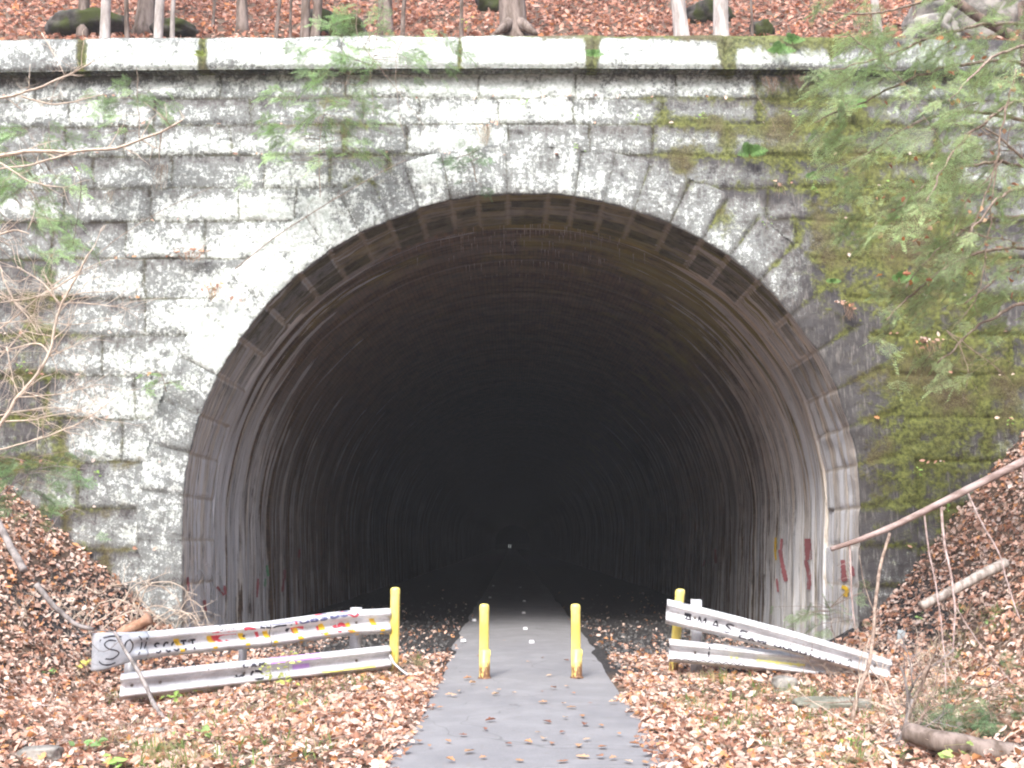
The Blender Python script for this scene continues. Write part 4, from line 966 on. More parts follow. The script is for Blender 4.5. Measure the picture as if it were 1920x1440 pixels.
for args in [
    (152, 17, 18.2, BARK_GREY, 'grey slender tree left of the mossy boulder at the top left', .03, 1), (197, 16, 17.6, BARK_PALE, 'whitish trunk just right of the leftmost mossy boulder', -.02, 2),
    (268, 30, 18.8, BARK_GREY, 'thick grey trunk left of the thin white one at the top left', .0, 3), (293, 15, 17.4, BARK_PALE, 'pale smooth trunk close against the thick grey one', .015, 4),
    (324, 8, 17.6, BARK_PALE, 'very thin pale sapling right of the pale smooth trunk', -.01, 5), (240, 8, 18.0, BARK_GREY, 'thin brownish sapling left of the thick grey trunk', -.05, 6), (450, 18, 18.6, BARK_GREY, 'lone grey trunk between the left cluster and the dark rock', -.03, 7),
    (517, 7, 17.6, BARK_GREY, 'thin tan sapling left of the twin trunks', .03, 8), (573, 15, 17.9, BARK_GREY, 'left one of the twin grey trunks by the dark rock', 0, 9), (592, 15, 17.9, BARK_GREY, 'right one of the twin grey trunks by the dark rock', .01, 10),
    (720, 23, 18.6, BARK_GREY, 'reddish grey trunk above the hanging hemlock sprays', -.02, 11), (757, 8, 17.7, BARK_GREY, 'thin straight sapling right of the reddish grey trunk', 0, 12), (866, 7, 17.7, BARK_GREY, 'thin sapling beside the small yellow-green plant', 0, 13),
    (963, 44, 17.5, BARK_GREY, 'thickest trunk with spreading roots above the arch crown', 0, 14), (1273, 24, 17.6, BARK_PALE, 'pale trunk right of the arch crown, left one of two', -.02, 15), (1348, 25, 17.6, BARK_PALE, 'pale trunk right of the arch crown, right one of two', .0, 16),
    (1409, 5, 17.5, BARK_GREY, 'very thin sapling beside the small mossy rock', 0, 17), (1645, 13, 18.4, BARK_PALE, 'pale thin trunk behind the hemlock foliage', .0, 18), (1717, 6, 18.2, BARK_GREY, 'thinnest grey stem left of the big pale boulder', .0, 19),
    (398, 5, 18.8, BARK_GREY, 'hair-thin stem right of the left tree cluster', .02, 20), (545, 5, 18.0, BARK_GREY, 'hair-thin stem right beside the tan sapling', -.03, 21)]:
    hill_tree(*args)

def rock(name, c, size, mat, label, seed, cat='rock', group=None, sub=4, flat=0.0, kind=None):
    import bmesh
    bm = bmesh.new(); bmesh.ops.create_icosphere(bm, subdivisions=sub, radius=1.0)
    V = np.array([v.co[:] for v in bm.verts]); F = np.array([[v.index for v in f.verts] for f in bm.faces]); bm.free()
    d = 1 + 0.42 * fbm(V[:, 0] * 1.1 + seed, V[:, 1] * 1.1, V[:, 2] * 1.1, 3, seed) + 0.12 * fbm(V[:, 0] * 5, V[:, 1] * 5, V[:, 2] * 5 + seed, 3, seed)
    V = V * d[:, None]; V[:, 2] = np.where(V[:, 2] > 0.55 - flat, 0.55 - flat + (V[:, 2] - 0.55 + flat) * 0.35, V[:, 2])
    V = V * np.array(size) + np.array(c)
    return tag(mesh_np(name, V, F, mat, origin=tuple(map(float, c))), label, cat, group)
def hrock(px, py, Yt, size, mat, label, seed):
    p = at(px, py, Yt); z = float(hill_z(p[0], Yt)); return rock('boulder', (p[0], Yt, z + size[2] * 0.15), size, mat, label, seed, 'boulder')
hrock(165, 64, 18.6, (.78, .5, .42), MOSSROCK, 'dark mossy boulder behind the slender trees at the top left', 3)
hrock(330, 62, 18.6, (.5, .5, .26), MOSSROCK, 'low dark rock behind the very thin pale sapling', 4)
hrock(602, 50, 18.7, (.34, .4, .55), MOSSROCK, 'dark rock behind the twin grey trunks', 5)
hrock(652, 40, 18.0, (.35, .4, .6), MOSSROCK, 'tall moss-covered rock left of the hanging hemlock sprays', 6)
hrock(925, 4, 20.4, (.42, .4, .35), MOSSROCK, 'mossy rock at the top edge left of the thickest trunk', 7)
hrock(1322, 2, 20.2, (.5, .5, .36), MOSSROCK, 'dark rock high up between the two pale trunks', 8)
hrock(1428, 44, 18.9, (.24, .3, .30), MOSSROCK, 'small round mossy rock beside the very thin sapling', 9)
hrock(1815, 15, 18.8, (1.35, .8, .75), ROCKM, 'big pale boulder at the top right corner', 10)
hrock(1745, 35, 18.2, (.55, .5, .42), ROCKM, 'pale boulder at the left foot of the big one', 11)
m = MB(); m.tube(path3([(1740, -40, 18.0), (1790, 2, 17.9), (1840, 36, 17.8), (1895, 66, 17.7)], 0, 0.02, 3), [0.09] * 3 + [0.08] * 200 if 0 else 0.09, 9, rough=0.1); m.build('fallen_log', BARK_DARK, origin=atv(1840, 36, 17.8)); o = bpy.context.scene.objects['fallen_log']
tag(o, 'dark fallen log slanting across the pale boulders at the top right', 'log')

# ------------------------------------------------------------------ hemlock sprays
def spray_template(seed, droop=0.25):
    rr = np.random.default_rng(seed); V = []; C = []
    stems = []
    n = 17; L0 = 1.0
    def pt(t): return np.array([t, 0.08 * math.sin(t * 3 + seed), -droop * t * t])
    for i in range(n):
        t = 0.06 + 0.92 * i / n; l = (0.42 * math.sin(min(1, t * 1.25 + 0.15) * math.pi) ** 0.8 + 0.05) * rr.uniform(.65, 1.1)
        for sgn in (-1, 1):
            a = R(rr.uniform(40, 60)) * sgn; d = np.array([math.cos(a), math.sin(a), rr.normal(0, .10)])
            stems.append((pt(t), d, l, -0.25 * l))
            if l > 0.25:
                for u in (0.35, 0.65):
                    a2 = a * (0.2 if rr.random() < .5 else 1.5); d2 = np.array([math.cos(a2), math.sin(a2), rr.normal(0, .15)])
                    stems.append((pt(t) + d * l * u, d2, l * 0.4, 0))
    stems.append((pt(0.9), np.array([1, 0, -.3]), .18, 0))
    for (p, d, l, dr) in stems:
        k = max(3, int(l / 0.046)); s_ = (np.arange(k) + .5) / k; base = p + d * (s_ * l)[:, None]; base[:, 2] += dr * s_ ** 2
        side = np.cross(d, [0, 0, 1]); side /= np.linalg.norm(side)
        for sg in (-1, 1):
            L = 0.058 * rr.uniform(.7, 1.1, k) * (1 - 0.4 * s_); nd = side * sg * .85 + d * .45 + rr.normal(0, .14, (k, 3)); w = d * 0.0050
            a = base; b = base + nd * L[:, None]; V.append(np.stack([a - w, a + w, b + w * .7, b - w * .7], 1)); 
            c = np.array([.30, .42, .25]) * rr.uniform(.6, 1.25, (k, 1)) + np.array([.035, .05, 0.01]) * s_[:, None]
            C.append(np.repeat(c[:, None], 4, 1))
        sd = np.cross(d, [0, 0, 1]) * 0.0035; V.append(np.array([[p - sd, p + sd, p + d * l + sd * .5, p + d * l - sd * .5]])); C.append(np.full((1, 4, 3), .16) * [1, .75, .55])
    V.append(np.array([[pt(0) - [0, .007, 0], pt(0) + [0, .007, 0], pt(.5) + [0, .005, 0], pt(.5) - [0, .005, 0]], [pt(.5) - [0, .005, 0], pt(.5) + [0, .005, 0], pt(1) + [0, .002, 0], pt(1) - [0, .002, 0]]])); C.append(np.full((2, 4, 3), .16) * [1, .75, .55])
    return np.concatenate(V).reshape(-1, 3), np.concatenate(C).reshape(-1, 3)
TPL = [spray_template(s_, 0.15 + 0.08 * s_) for s_ in range(5)]
def sprays(name, items, parent, tint=(1, 1, 1), seed=0):
    """items: (x,y,z, azimuth of the spray axis in the picture plane, pitch, roll, length)"""
    rr = np.random.default_rng(seed + 100); Vs = []; Cs = []
    for (p, az, pit, roll, L) in items:
        V, C = TPL[rr.integers(len(TPL))]
        M = Matrix.Rotation(az, 3, 'Z') @ Matrix.Rotation(-pit, 3, 'Y') @ Matrix.Rotation(roll, 3, 'X')
        Vs.append((V * L) @ np.array(M).T + p); Cs.append(C * np.array(tint) * rr.uniform(.75, 1.3))
    V = np.concatenate(Vs); return mesh_np(name, V, np.arange(len(V)).reshape(-1, 4), NEEDLE, parent, cols=np.concatenate(Cs), smooth=False)

# the large hemlock standing on the right bank
rh = random.Random(31)
tb = at(1945, 690, 11.6); tx, ty = float(tb[0]) + .15, 11.6; tz = float(ground_z(tx, ty))
hem = empty('hemlock_tree', (tx, ty, tz), 'large hemlock on the right bank with feathery green branches hanging over the wall', 'tree')
m = MB(); m.tube([[tx, ty, tz - .4], [tx, ty, tz + 1], [tx + .05, ty, tz + 3.5], [tx + .1, ty + .05, tz + 7]], [.23, .17, .14, .08], 14, rough=.12); m.build('trunk', BARK_DARK, hem)
items = []; bm_ = MB()
def bough(pts, Y0, Y1, r, n, Ls, seed, dens=1.0, droop=0.35):
    """a bough from the trunk side (first point) out to the tip, sprays along it"""
    rr = random.Random(seed); N = len(pts); P = np.array([at(p[0], p[1], Y0 + (Y1 - Y0) * i / (N - 1)) for i, p in enumerate(pts)]); P = wiggle(smooth_path(P, 2), .05, .07, seed)
    bm_.tube(P, np.linspace(r, r * .25, len(P)), 6)
    for k in range(int(n * 3.2)):
        i = int(len(P) * (0.12 + 0.88 * rr.random() ** 0.8)) - 1; T = P[min(i + 1, len(P) - 1)] - P[max(i - 1, 0)]
        az = math.atan2(T[1], T[0]) + rr.choice([-1, 1]) * rr.uniform(.2, 1.2); L = Ls * rr.uniform(.5, 1.1)
        items.append((P[i] + np.array([rr.gauss(0, .15), rr.gauss(0, .16), rr.gauss(-.05, .17)]), az, rr.uniform(-.75, -.02), rr.gauss(0, .6), L))
for i, (pts, Y0, Y1, n, Ls) in enumerate([
    ([(1990, 60), (1880, 40), (1760, 60), (1660, 110), (1560, 130)], 11.4, 9.6, 17, .52), ([(1990, 130), (1870, 110), (1740, 130), (1620, 190), (1530, 230)], 11.5, 9.8, 17, .5),
    ([(1990, 20), (1900, -20), (1780, -10), (1640, 30), (1545, 20)], 11.2, 9.4, 12, .45), ([(1990, 250), (1880, 210), (1760, 210), (1660, 260), (1580, 330)], 11.5, 10.0, 17, .5),
    ([(1990, 330), (1890, 300), (1790, 310), (1700, 370), (1630, 430)], 11.5, 10.2, 16, .48), ([(1990, 420), (1900, 400), (1820, 420), (1740, 480), (1700, 540)], 11.5, 10.3, 13, .45),
    ([(1990, 170), (1920, 180), (1840, 230), (1770, 300), (1740, 380)], 11.3, 9.2, 14, .45), ([(1990, 500), (1930, 490), (1870, 520), (1810, 570)], 11.4, 10.3, 8, .4),
    ([(1990, 100), (1930, 80), (1850, 110), (1780, 190)], 10.8, 8.8, 14, .45), ([(1990, 380), (1930, 350), (1870, 360), (1820, 440)], 10.9, 9.4, 10, .4), ([(1990, 590), (1950, 560), (1880, 580), (1800, 640), (1760, 680)], 11.2, 10.3, 9, .40), ([(1990, 480), (1900, 460), (1800, 480), (1700, 560), (1660, 600)], 11.2, 10.3, 10, .42)]):
    bough(pts, Y0, Y1, .026, n, Ls, 50 + i)
sprays('crown', items, hem, (1.45, 1.42, 1.2), 1)
for px, py, Y_, L in ((1905, 640, 10.5, .9), (1860, 560, 10.2, .8)): pass
for pts, Y_, r in (([(1990, 360), (1925, 305), (1880, 262), (1846, 240)], 10.6, .022), ([(1500, 0), (1560, 45), (1600, 70), (1650, 110), (1700, 160), (1735, 230), (1790, 290)], 9.8, .006), ([(1905, 130), (1880, 240), (1855, 360), (1815, 440), (1800, 500)], 9.9, .012),
                    ([(1880, 300), (1840, 350), (1800, 395), (1775, 490)], 10.2, .008), ([(1870, 300), (1850, 480), (1830, 570), (1780, 620)], 10.2, .009), ([(1800, 430), (1860, 445), (1925, 455)], 10.0, .008), ([(1775, 620), (1830, 660), (1880, 700)], 10.2, .006), ([(1775, 620), (1805, 655), (1817, 702)], 10.2, .006)):
    P = path3(pts, Y_, .03, int(pts[0][1])); bm_.tube(P, np.linspace(r, r * .4, len(P)), 6); twigs(bm_, P, r * .3, rh, 10, .35)
bm_.build('branches', TWIG_TAN, hem)
# brown leaves caught in the hemlock
Pq = []; 
for _ in range(95):
    px = rh.uniform(1640, 1920); py = rh.uniform(60, 560); Pq.append(at(px, py, rh.uniform(9.6, 11.0)))
V, F, C = leaf_arrays(Pq, rl.uniform(.05, .095, len(Pq)), None, 2.5, pal=np.array([[.55, .22, .08], [.60, .36, .22], [.40, .17, .10], [.65, .45, .3]]), rng=rl)
oo = mesh_np('caught_leaves', V, F, LEAFM, hem, cols=C, smooth=False); oo['kind'] = 'stuff'

def small_hemlock(label, specs, stem, Ystem, seed, tint=(1.35, 1.5, 1.2), name='hemlock_sapling', group='small hemlocks growing on and over the wall', r=.008, mat=None):
    rr = random.Random(seed); P = path3(stem, Ystem, .02, seed); b = P[0]
    e = empty(name, tuple(map(float, b)), label, 'hemlock', group)
    m = MB(); m.tube(P, np.linspace(r, r * .4, len(P)), 6)
    it = []
    specs = specs + [(a + rr.gauss(0, 26), b + rr.gauss(0, 22), c * .8, d + 30) for (a, b, c, d) in specs for _q in (0, 1, 2, 3)]
    for (px, py, L, ang) in specs:
        p = at(px, py, Ystem + rr.uniform(-.25, .1)); k = int(np.argmin(np.linalg.norm(P - p, axis=1))); m.tube([P[k], (P[k] + p) / 2 + [0, 0, .02], p], [r * .4, r * .3, r * .2], 4)
        it.append((p, R(ang) + rr.uniform(-.3, .3), rr.uniform(-.5, -.05), rr.gauss(0, .55) + (.5 if rr.random() < .5 else -.5), L * rr.uniform(.8, 1.15)))
    m.build('stem', mat or TWIG_TAN, e); sprays('foliage', it, e, tint, seed); return e
small_hemlock('hemlock sprays hanging over the coping left of the arch crown', [(700, 60, .45, 200), (660, 30, .5, 180), (740, 100, .45, -10), (690, 110, .4, 200), (770, 118, .35, 0), (650, 100, .45, 170), (620, 130, .5, 190), (720, 20, .4, 170), (600, 90, .4, 180), (790, 60, .3, 20), (700, 140, .35, 200), (830, 120, .35, 0)],
              [(730, -80), (720, -20), (710, 40), (700, 110), (690, 160)], 13.6, 1)
small_hemlock('wide hemlock seedling rooted in the wall left of the arch crown', [(600, 210, .55, 180), (540, 240, .5, 190), (560, 260, .45, 170), (640, 220, .45, 10), (690, 240, .4, 0), (520, 290, .4, 200), (560, 180, .4, 180), (660, 180, .4, 20), (610, 300, .35, 210), (700, 280, .35, 0), (530, 310, .35, 250), (590, 150, .4, 170), (640, 260, .4, -20)],
              [(600, 370), (598, 320), (600, 260), (610, 190), (625, 140)], 14.3, 2)
small_hemlock('hemlock seedling in front of the third course at the upper left', [(230, 190, .4, 180), (290, 190, .35, 10), (225, 225, .4, 190), (270, 230, .35, 0), (240, 160, .3, 170), (215, 250, .3, 200), (300, 215, .3, 0)],
              [(262, 270), (260, 220), (258, 160), (255, 125)], 14.2, 3)
small_hemlock('small dark green hemlock tuft just above the arch ring', [(860, 295, .30, 180), (890, 300, .3, 10), (880, 315, .28, 200), (905, 300, .2, 0), (850, 310, .22, 190)], [(893, 340), (888, 315), (880, 290)], 14.6, 4, (.8, .95, .9))
small_hemlock('low hemlock boughs reaching in from the left edge at mid height', [(40, 300, .5, 170), (70, 340, .5, 180), (20, 360, .5, 190), (60, 400, .45, 0), (90, 420, .4, 10), (30, 250, .4, 180), (80, 250, .35, 20), (110, 450, .4, 0), (40, 460, .4, 0), (90, 330, .4, 10)],
              [(-90, 470), (-20, 400), (40, 350), (90, 320)], 11.5, 5)
small_hemlock('low hemlock clump beside the left bank', [(40, 870, .4, 170), (80, 890, .4, 0), (20, 900, .4, 190), (110, 870, .35, 10), (60, 920, .35, 0), (130, 900, .3, 10), (30, 940, .35, 200), (0, 860, .4, 180), (100, 940, .3, 0)], [(20, 1000), (35, 950), (50, 900), (60, 860)], 13.2, 6, (.9, 1.1, .9))
small_hemlock('tiny bright green hemlock tuft on the extrados joint at left', [(300, 708, .26, 180), (315, 712, .22, 0), (290, 716, .2, 200)], [(312, 735), (308, 715), (302, 700)], 14.75, 7, (1.3, 1.6, 1.0))
small_hemlock('grey-green hemlock brush at the foot of the right bank', [(1850, 1330, .35, 180), (1880, 1310, .35, 10), (1800, 1320, .35, 190), (1900, 1350, .3, 0), (1830, 1360, .3, 180), (1770, 1300, .3, 180), (1890, 1280, .3, 0), (1840, 1290, .3, 180), (1910, 1310, .3, 0), (1760, 1340, .3, 200), (1800, 1380, .25, 180)], [(1870, 1400), (1860, 1340), (1850, 1290)], 8.6, 8, (.8, .95, .85))
small_hemlock('pale straggly brush at the foot of the right jamb', [(1520, 1150, .3, 180), (1550, 1140, .3, 10), (1580, 1150, .3, 0), (1540, 1170, .28, 190), (1600, 1120, .25, 0), (1500, 1160, .25, 180), (1610, 1090, .25, 20)], [(1570, 1210), (1560, 1180), (1555, 1140)], 14.2, 9, (1.2, 1.2, 1.2))

# ------------------------------------------------------------------ ferns and little plants on the wall
def blades(m, c, n, L, w, rr, col, spread_=1.0, droop=.5):
    for _ in range(n):
        a = rr.uniform(0, 6.28); el = rr.uniform(.2, 1.3); d = np.array([math.cos(a) * math.cos(el), -abs(math.sin(a)) * math.cos(el) * spread_, math.sin(el)])
        l = L * rr.uniform(.6, 1.2); t = np.linspace(0, 1, 5)[:, None]; P = np.array(c) + d * l * t + np.array([0, 0, -droop * l]) * t ** 2
        s_ = np.cross(d, [0, 0, 1.0]); s_ /= np.linalg.norm(s_) + 1e-9; ww = (w * np.array([.5, 1, .9, .6, .05]))[:, None]
        V = np.concatenate([P - s_ * ww, P + s_ * ww]); F = np.array([[i, i + 1, i + 6, i + 5] for i in range(4)])
        m.add(V, F, np.array(col) * rr.uniform(.7, 1.3))
def frond(m, c, d, L, rr, col):
    d = np.array(d, float); d /= np.linalg.norm(d); t = np.linspace(0, 1, 12); P = np.array(c) + d * (L * t)[:, None] + np.array([0, 0, -.4 * L]) * (t ** 2)[:, None]
    s_ = np.cross(d, [0, -1.0, .3]); s_ /= np.linalg.norm(s_) + 1e-9
    for i in range(1, 12):
        l = L * .28 * math.sin(math.pi * min(1, .18 + t[i] * .82)) + .004
        for sg in (-1, 1):
            e = s_ * sg + d * .35; a = P[i]; w = d * L * .030; tip = a + e * l + [0, 0, -.15 * l]
            m.add(np.array([a - w, a + w, (a + tip) / 2 + w * 1.2, tip, (a + tip) / 2 - w * 1.2]), np.array([[0, 1, 2, 3, 4]]), np.array(col) * rr.uniform(.75, 1.3))
def fern(px, py, L, n, label, Y=14.86, col=(.20, .36, .12), seed=0, name='fern', cat='fern', group='ferns growing from the wall joints'):
    rr = random.Random(seed + px); c = at(px, py, Y); m = MB()
    for k in range(n):
        a = math.pi * (k + .5) / n + rr.uniform(-.2, .2) if n > 2 else rr.uniform(.5, 2.6); frond(m, c, [math.cos(a), -.6 - rr.random() * .5, math.sin(a) * .7 + .1], L * rr.uniform(.7, 1.15), rr, col)
    return tag(m.build(name, GREEN, smooth=False, origin=tuple(map(float, c))), label, cat, group)
fern(1405, 290, .34, 7, 'largest light green fern, on the wall right of the arch crown')
fern(1455, 100, .30, 6, 'fern hanging from the coping joint above the two brown root tufts', 14.66)
fern(1485, 80, .26, 5, 'fern on top of the coping near the mossy joint', 14.70)
fern(1112, 105, .20, 5, 'small fern in the coping joint above the arch crown', 14.66)
fern(1590, 200, .30, 6, 'broad fern left of the hemlock foliage, below the white course')
fern(1548, 145, .20, 5, 'pale fern on the brown patch of the second course')
fern(1685, 525, .30, 7, 'dark green fern beside the hemlock boughs at mid height')
fern(1560, 530, .16, 4, 'small fern just outside the right haunch of the arch')
fern(1520, 335, .22, 4, 'fern with two round leaves below the largest fern')
fern(1670, 410, .18, 4, 'small fern low among the hanging hemlock sprays')
fern(378, 105, .16, 4, 'small yellowish fern in the coping joint at the left', 14.66, (.30, .36, .10))
def sprig(px, py, label, Y=14.85, h=.16, n=6, col=(.30, .48, .12), seed=0, size=.055, group='small leafy plants on the wall', name='leafy_plant'):
    rr = random.Random(seed + px * 3 + py); c = at(px, py, Y); m = MB(); q = [c]
    for k in range(5): q.append(q[-1] + np.array([rr.gauss(0, .012), rr.gauss(-.004, .01), h / 5]))
    q = np.array(q); m.tube(q, np.linspace(.004, .002, 6), 4, col=(.25, .22, .1)); P = []
    for k in range(n): i = rr.randrange(1, 6); P.append(q[i] + np.array([rr.gauss(0, .045), -abs(rr.gauss(0, .035)), rr.gauss(0, .015)]))
    r_ = np.random.default_rng(px); V, F, C = leaf_arrays(P, r_.uniform(size * .7, size * 1.3, n), np.tile([0, -.6, .8], (n, 1)), .6, pal=np.array([col, np.array(col) * .8, np.array(col) * 1.2]), oval=1.0, rng=r_)
    Vm = MB(); m.add(V, F[:0].reshape(0, 8) if 0 else F, None); m.C[-1] = C
    return tag(m.build(name, GREEN, smooth=False, origin=tuple(map(float, c))), label, 'plant', group)
for a in [(988, 205, 'bright green plant on the third course above the crown'), (1195, 232, 'bright leafy plant in the joint right of the arch crown'), (1312, 235, 'small plant with drooping leaves on the mossy fourth course'),
          (1478, 225, 'two-leaved plant under the brown root tufts'), (1082, 290, 'tiny plant right above the keystone'), (1530, 365, 'round-leaved plant in the joint beside the fallen orange leaf'), (1665, 360, 'light green plant next to the small white lichen ledge'),
          (1440, 430, 'small plant at the top corner of the right extrados'), (1790, 520, 'yellow-green plant with lobed leaves under the hemlock'), (1730, 650, 'plant beside the clump of brown leaves on the right wall'), (870, 50, 'small green plant with yellow flowers above the coping'),
          (150, 330, 'small light green sprig on the left pale branch'), (45, 700, 'small plant on the dark blocks at the far left'), (1895, 800, 'small round-leaved plant at the top of the right bank'), (1725, 900, 'climbing sprig beside the white lichen spot at lower right'),
          (1775, 960, 'green plant at the foot of the wall by the leaning pole'), (178, 905, 'leafy sprig over the white patch at the lower left')]:
    if a[1] == 50: sprig(a[0], 62, a[2], 16.0, .25, 8, (.45, .50, .10))
    else: sprig(*a)

# roots and dead grass hanging from the joints
def roots(px, py, L, n, label, Y=14.84, col=(.26, .18, .13), w=.10, leafy=0):
    rr = random.Random(px + py); c = at(px, py, Y); m = MB()
    for _ in range(n):
        x0 = rr.gauss(0, w); q = [c + np.array([x0, 0, rr.uniform(-.02, .03)])]
        for k in range(5): q.append(q[-1] + np.array([rr.gauss(0, .02) - x0 * .12, -.012 if k < 2 else .0, -L * rr.uniform(.12, .26)]))
        m.tube(q, np.linspace(.0045, .0015, 6), 3, cap=False, col=np.array(col) * rr.uniform(.6, 1.5))
    if leafy:
        r_ = np.random.default_rng(px); P = c + r_.normal(size=(leafy, 3)) * [.12, .02, .035]; P[:, 1] = Y - .02 - abs(r_.normal(size=leafy)) * .03
        V, F, C = leaf_arrays(P, r_.uniform(.06, .10, leafy), np.tile([0, -.7, .7], (leafy, 1)), .8, rng=r_); m.add(V, F); m.C[-1] = C
    return tag(m.build('root_tuft', STRAW, smooth=False, origin=tuple(map(float, c))), label, 'roots', 'dead roots and grass hanging from the joints')
for a in [(1447, 145, .28, 30, 'left one of two brown root tufts under the coping, right of the crown'), (1497, 140, .26, 26, 'right one of two brown root tufts under the coping, beside the white course'), (912, 235, .34, 22, 'pale dead grass hanging above the left side of the keystone', 14.84, (.42, .34, .24), .07, 3),
          (305, 310, .42, 26, 'grey roots hanging from the fourth course at the left', 14.84, (.34, .28, .23), .05), (365, 470, .18, 40, 'brown leafy debris on the ledge left of the arch', 14.8, (.34, .2, .13), .16, 14), (402, 540, .20, 20, 'orange leaf clump at the left extrados joint', 14.8, (.38, .25, .12), .08, 16),
          (1590, 570, .26, 22, 'brown roots and leaves at the right extrados joint', 14.82, (.3, .2, .14), .06, 8), (1740, 640, .30, 26, 'clump of brown leaves over hanging roots on the right wall', 14.8, (.33, .24, .17), .10, 18), (455, 560, .14, 10, 'few thin roots in the joint beside the left arch ring', 14.84, (.34, .28, .22), .06, 2),
          (1460, 345, .22, 8, 'thin roots with an orange leaf below the largest fern', 14.84, (.3, .22, .16), .04, 4), (210, 360, .2, 14, 'thin roots in the upright joint at the left', 14.84, (.34, .29, .23), .04), (598, 215, .2, 10, 'thin roots behind the wide hemlock seedling', 14.84, (.34, .29, .23), .05)]:
    roots(*a)

# ------------------------------------------------------------------ bare branches at the left
def shrub(name, label, paths, mat, Y, cat='branch', r=.012, tw=8, TL=.3, group=None, seed=1, amp=.02):
    rr = random.Random(seed); e0 = path3(paths[0][0], Y, amp, seed)
    e = empty(name, tuple(map(float, e0[0])), label, cat, group)
    for i, (pts, r_) in enumerate(paths):
        P = path3(pts, Y, amp, seed + i); m = MB(); m.tube(P, np.linspace(r_, r_ * .45, len(P)), 7, rough=.08); twigs(m, P, r_ * .35, rr, tw if i else tw + 3, TL)
        m.build('stem' if i == 0 else 'side_branch', mat, e)
    return e
shrub('bare_branch', 'bleached bare branch reaching in from the left below the fourth course', [([(-60, 308), (0, 290), (60, 283), (125, 285), (170, 282), (215, 280), (262, 262), (305, 247), (338, 228)], .021), ([(135, 286), (95, 300), (40, 312), (-40, 322)], .012), ([(0, 305), (45, 335), (70, 345), (118, 352)], .010)], TWIG_PALE, 9.0, seed=2, tw=7)
shrub('bare_branch', 'bleached bare branch across the coping at the upper left corner', [([(-60, 200), (0, 183), (55, 172), (100, 155), (160, 122), (170, 118)], .015), ([(40, 180), (80, 193), (115, 196), (150, 188), (195, 176)], .009), ([(78, 62), (92, 85), (105, 110), (120, 140)], .007)], TWIG_PALE, 9.2, seed=3, tw=6)
shrub('bare_branch', 'short pale bare branch at the left edge under the hemlock boughs', [([(-60, 460), (0, 438), (30, 430), (55, 438)], .014), ([(52, 432), (60, 412), (64, 395)], .006)], TWIG_PALE, 9.0, seed=4, tw=3)
shrub('bare_shrub', 'bare forked shrub rising from the left bank in front of the wall', [([(-60, 900), (0, 797), (38, 738), (92, 672), (103, 610), (112, 572), (148, 512), (163, 478)], .020), ([(112, 572), (90, 540), (70, 522), (35, 500)], .010), ([(148, 512), (110, 537), (60, 560), (-20, 570)], .009), ([(95, 668), (75, 640), (20, 655), (-20, 662)], .009),
      ([(110, 575), (130, 565), (190, 572), (235, 577)], .006), ([(30, 745), (90, 742), (130, 735), (180, 722)], .007), ([(-30, 850), (60, 828), (110, 812), (165, 785), (225, 740)], .009), ([(10, 790), (60, 788), (95, 778), (160, 770)], .008), ([(95, 668), (125, 655), (138, 650)], .006), ([(12, 650), (22, 690), (28, 735)], .006), ([(-10, 470), (20, 560), (50, 590), (70, 625)], .008)], TWIG_PALE, 9.4, 'shrub', seed=5, tw=14, TL=.42)
shrub('bare_branch', 'thin dark twig hanging in front of the left blocks', [([(128, 300), (145, 325), (155, 345), (150, 385), (138, 460)], .005)], BARK_DARK, 9.3, seed=6, tw=2)
shrub('bare_branch', 'long thin straight twig crossing the blocks left of the arch', [([(440, 505), (520, 440), (600, 390), (700, 330), (760, 300)], .007), ([(180, 480), (240, 430), (330, 380), (400, 350)], .005)], TWIG_TAN, 12.5, seed=7, tw=3, amp=.01)
shrub('vine', 'bare vines dangling over the coping left of the arch crown', [([(680, -30), (660, 60), (700, 110), (745, 170), (790, 230), (815, 262)], .006), ([(700, 0), (690, 70), (695, 140), (700, 215)], .005), ([(735, -20), (700, 60), (670, 110), (640, 170)], .005), ([(765, 60), (740, 100), (745, 200), (760, 260)], .005)], TWIG_TAN, 13.4, 'vine', seed=8, tw=8, TL=.3)
shrub('vine', 'thin vine drooping down the wall from the right coping', [([(1410, 160), (1425, 190), (1445, 220), (1455, 250)], .004)], TWIG_TAN, 14.5, 'vine', seed=18, tw=2)
shrub('bare_branch', 'fan of fine bleached twigs at the left edge beside the forked shrub', [([(-40, 640), (20, 600), (70, 560), (120, 520), (190, 490)], .008), ([(-30, 700), (30, 640), (60, 600), (75, 540)], .007), ([(-20, 540), (40, 570), (80, 620), (110, 700)], .006), ([(-40, 790), (40, 770), (120, 760), (200, 790)], .007), ([(-30, 610), (50, 600), (130, 610), (215, 600)], .006)], TWIG_PALE, 9.7, seed=25, tw=14, TL=.45)
shrub('bare_branch', 'fine arching twigs low at the left edge above the bank', [([(-30, 960), (30, 900), (90, 870), (160, 880)], .006), ([(50, 1010), (70, 940), (100, 900), (160, 860)], .005), ([(80, 1030), (110, 960), (150, 950), (180, 985)], .005)], TWIG_GREY, 11.5, seed=26, tw=8, TL=.35)
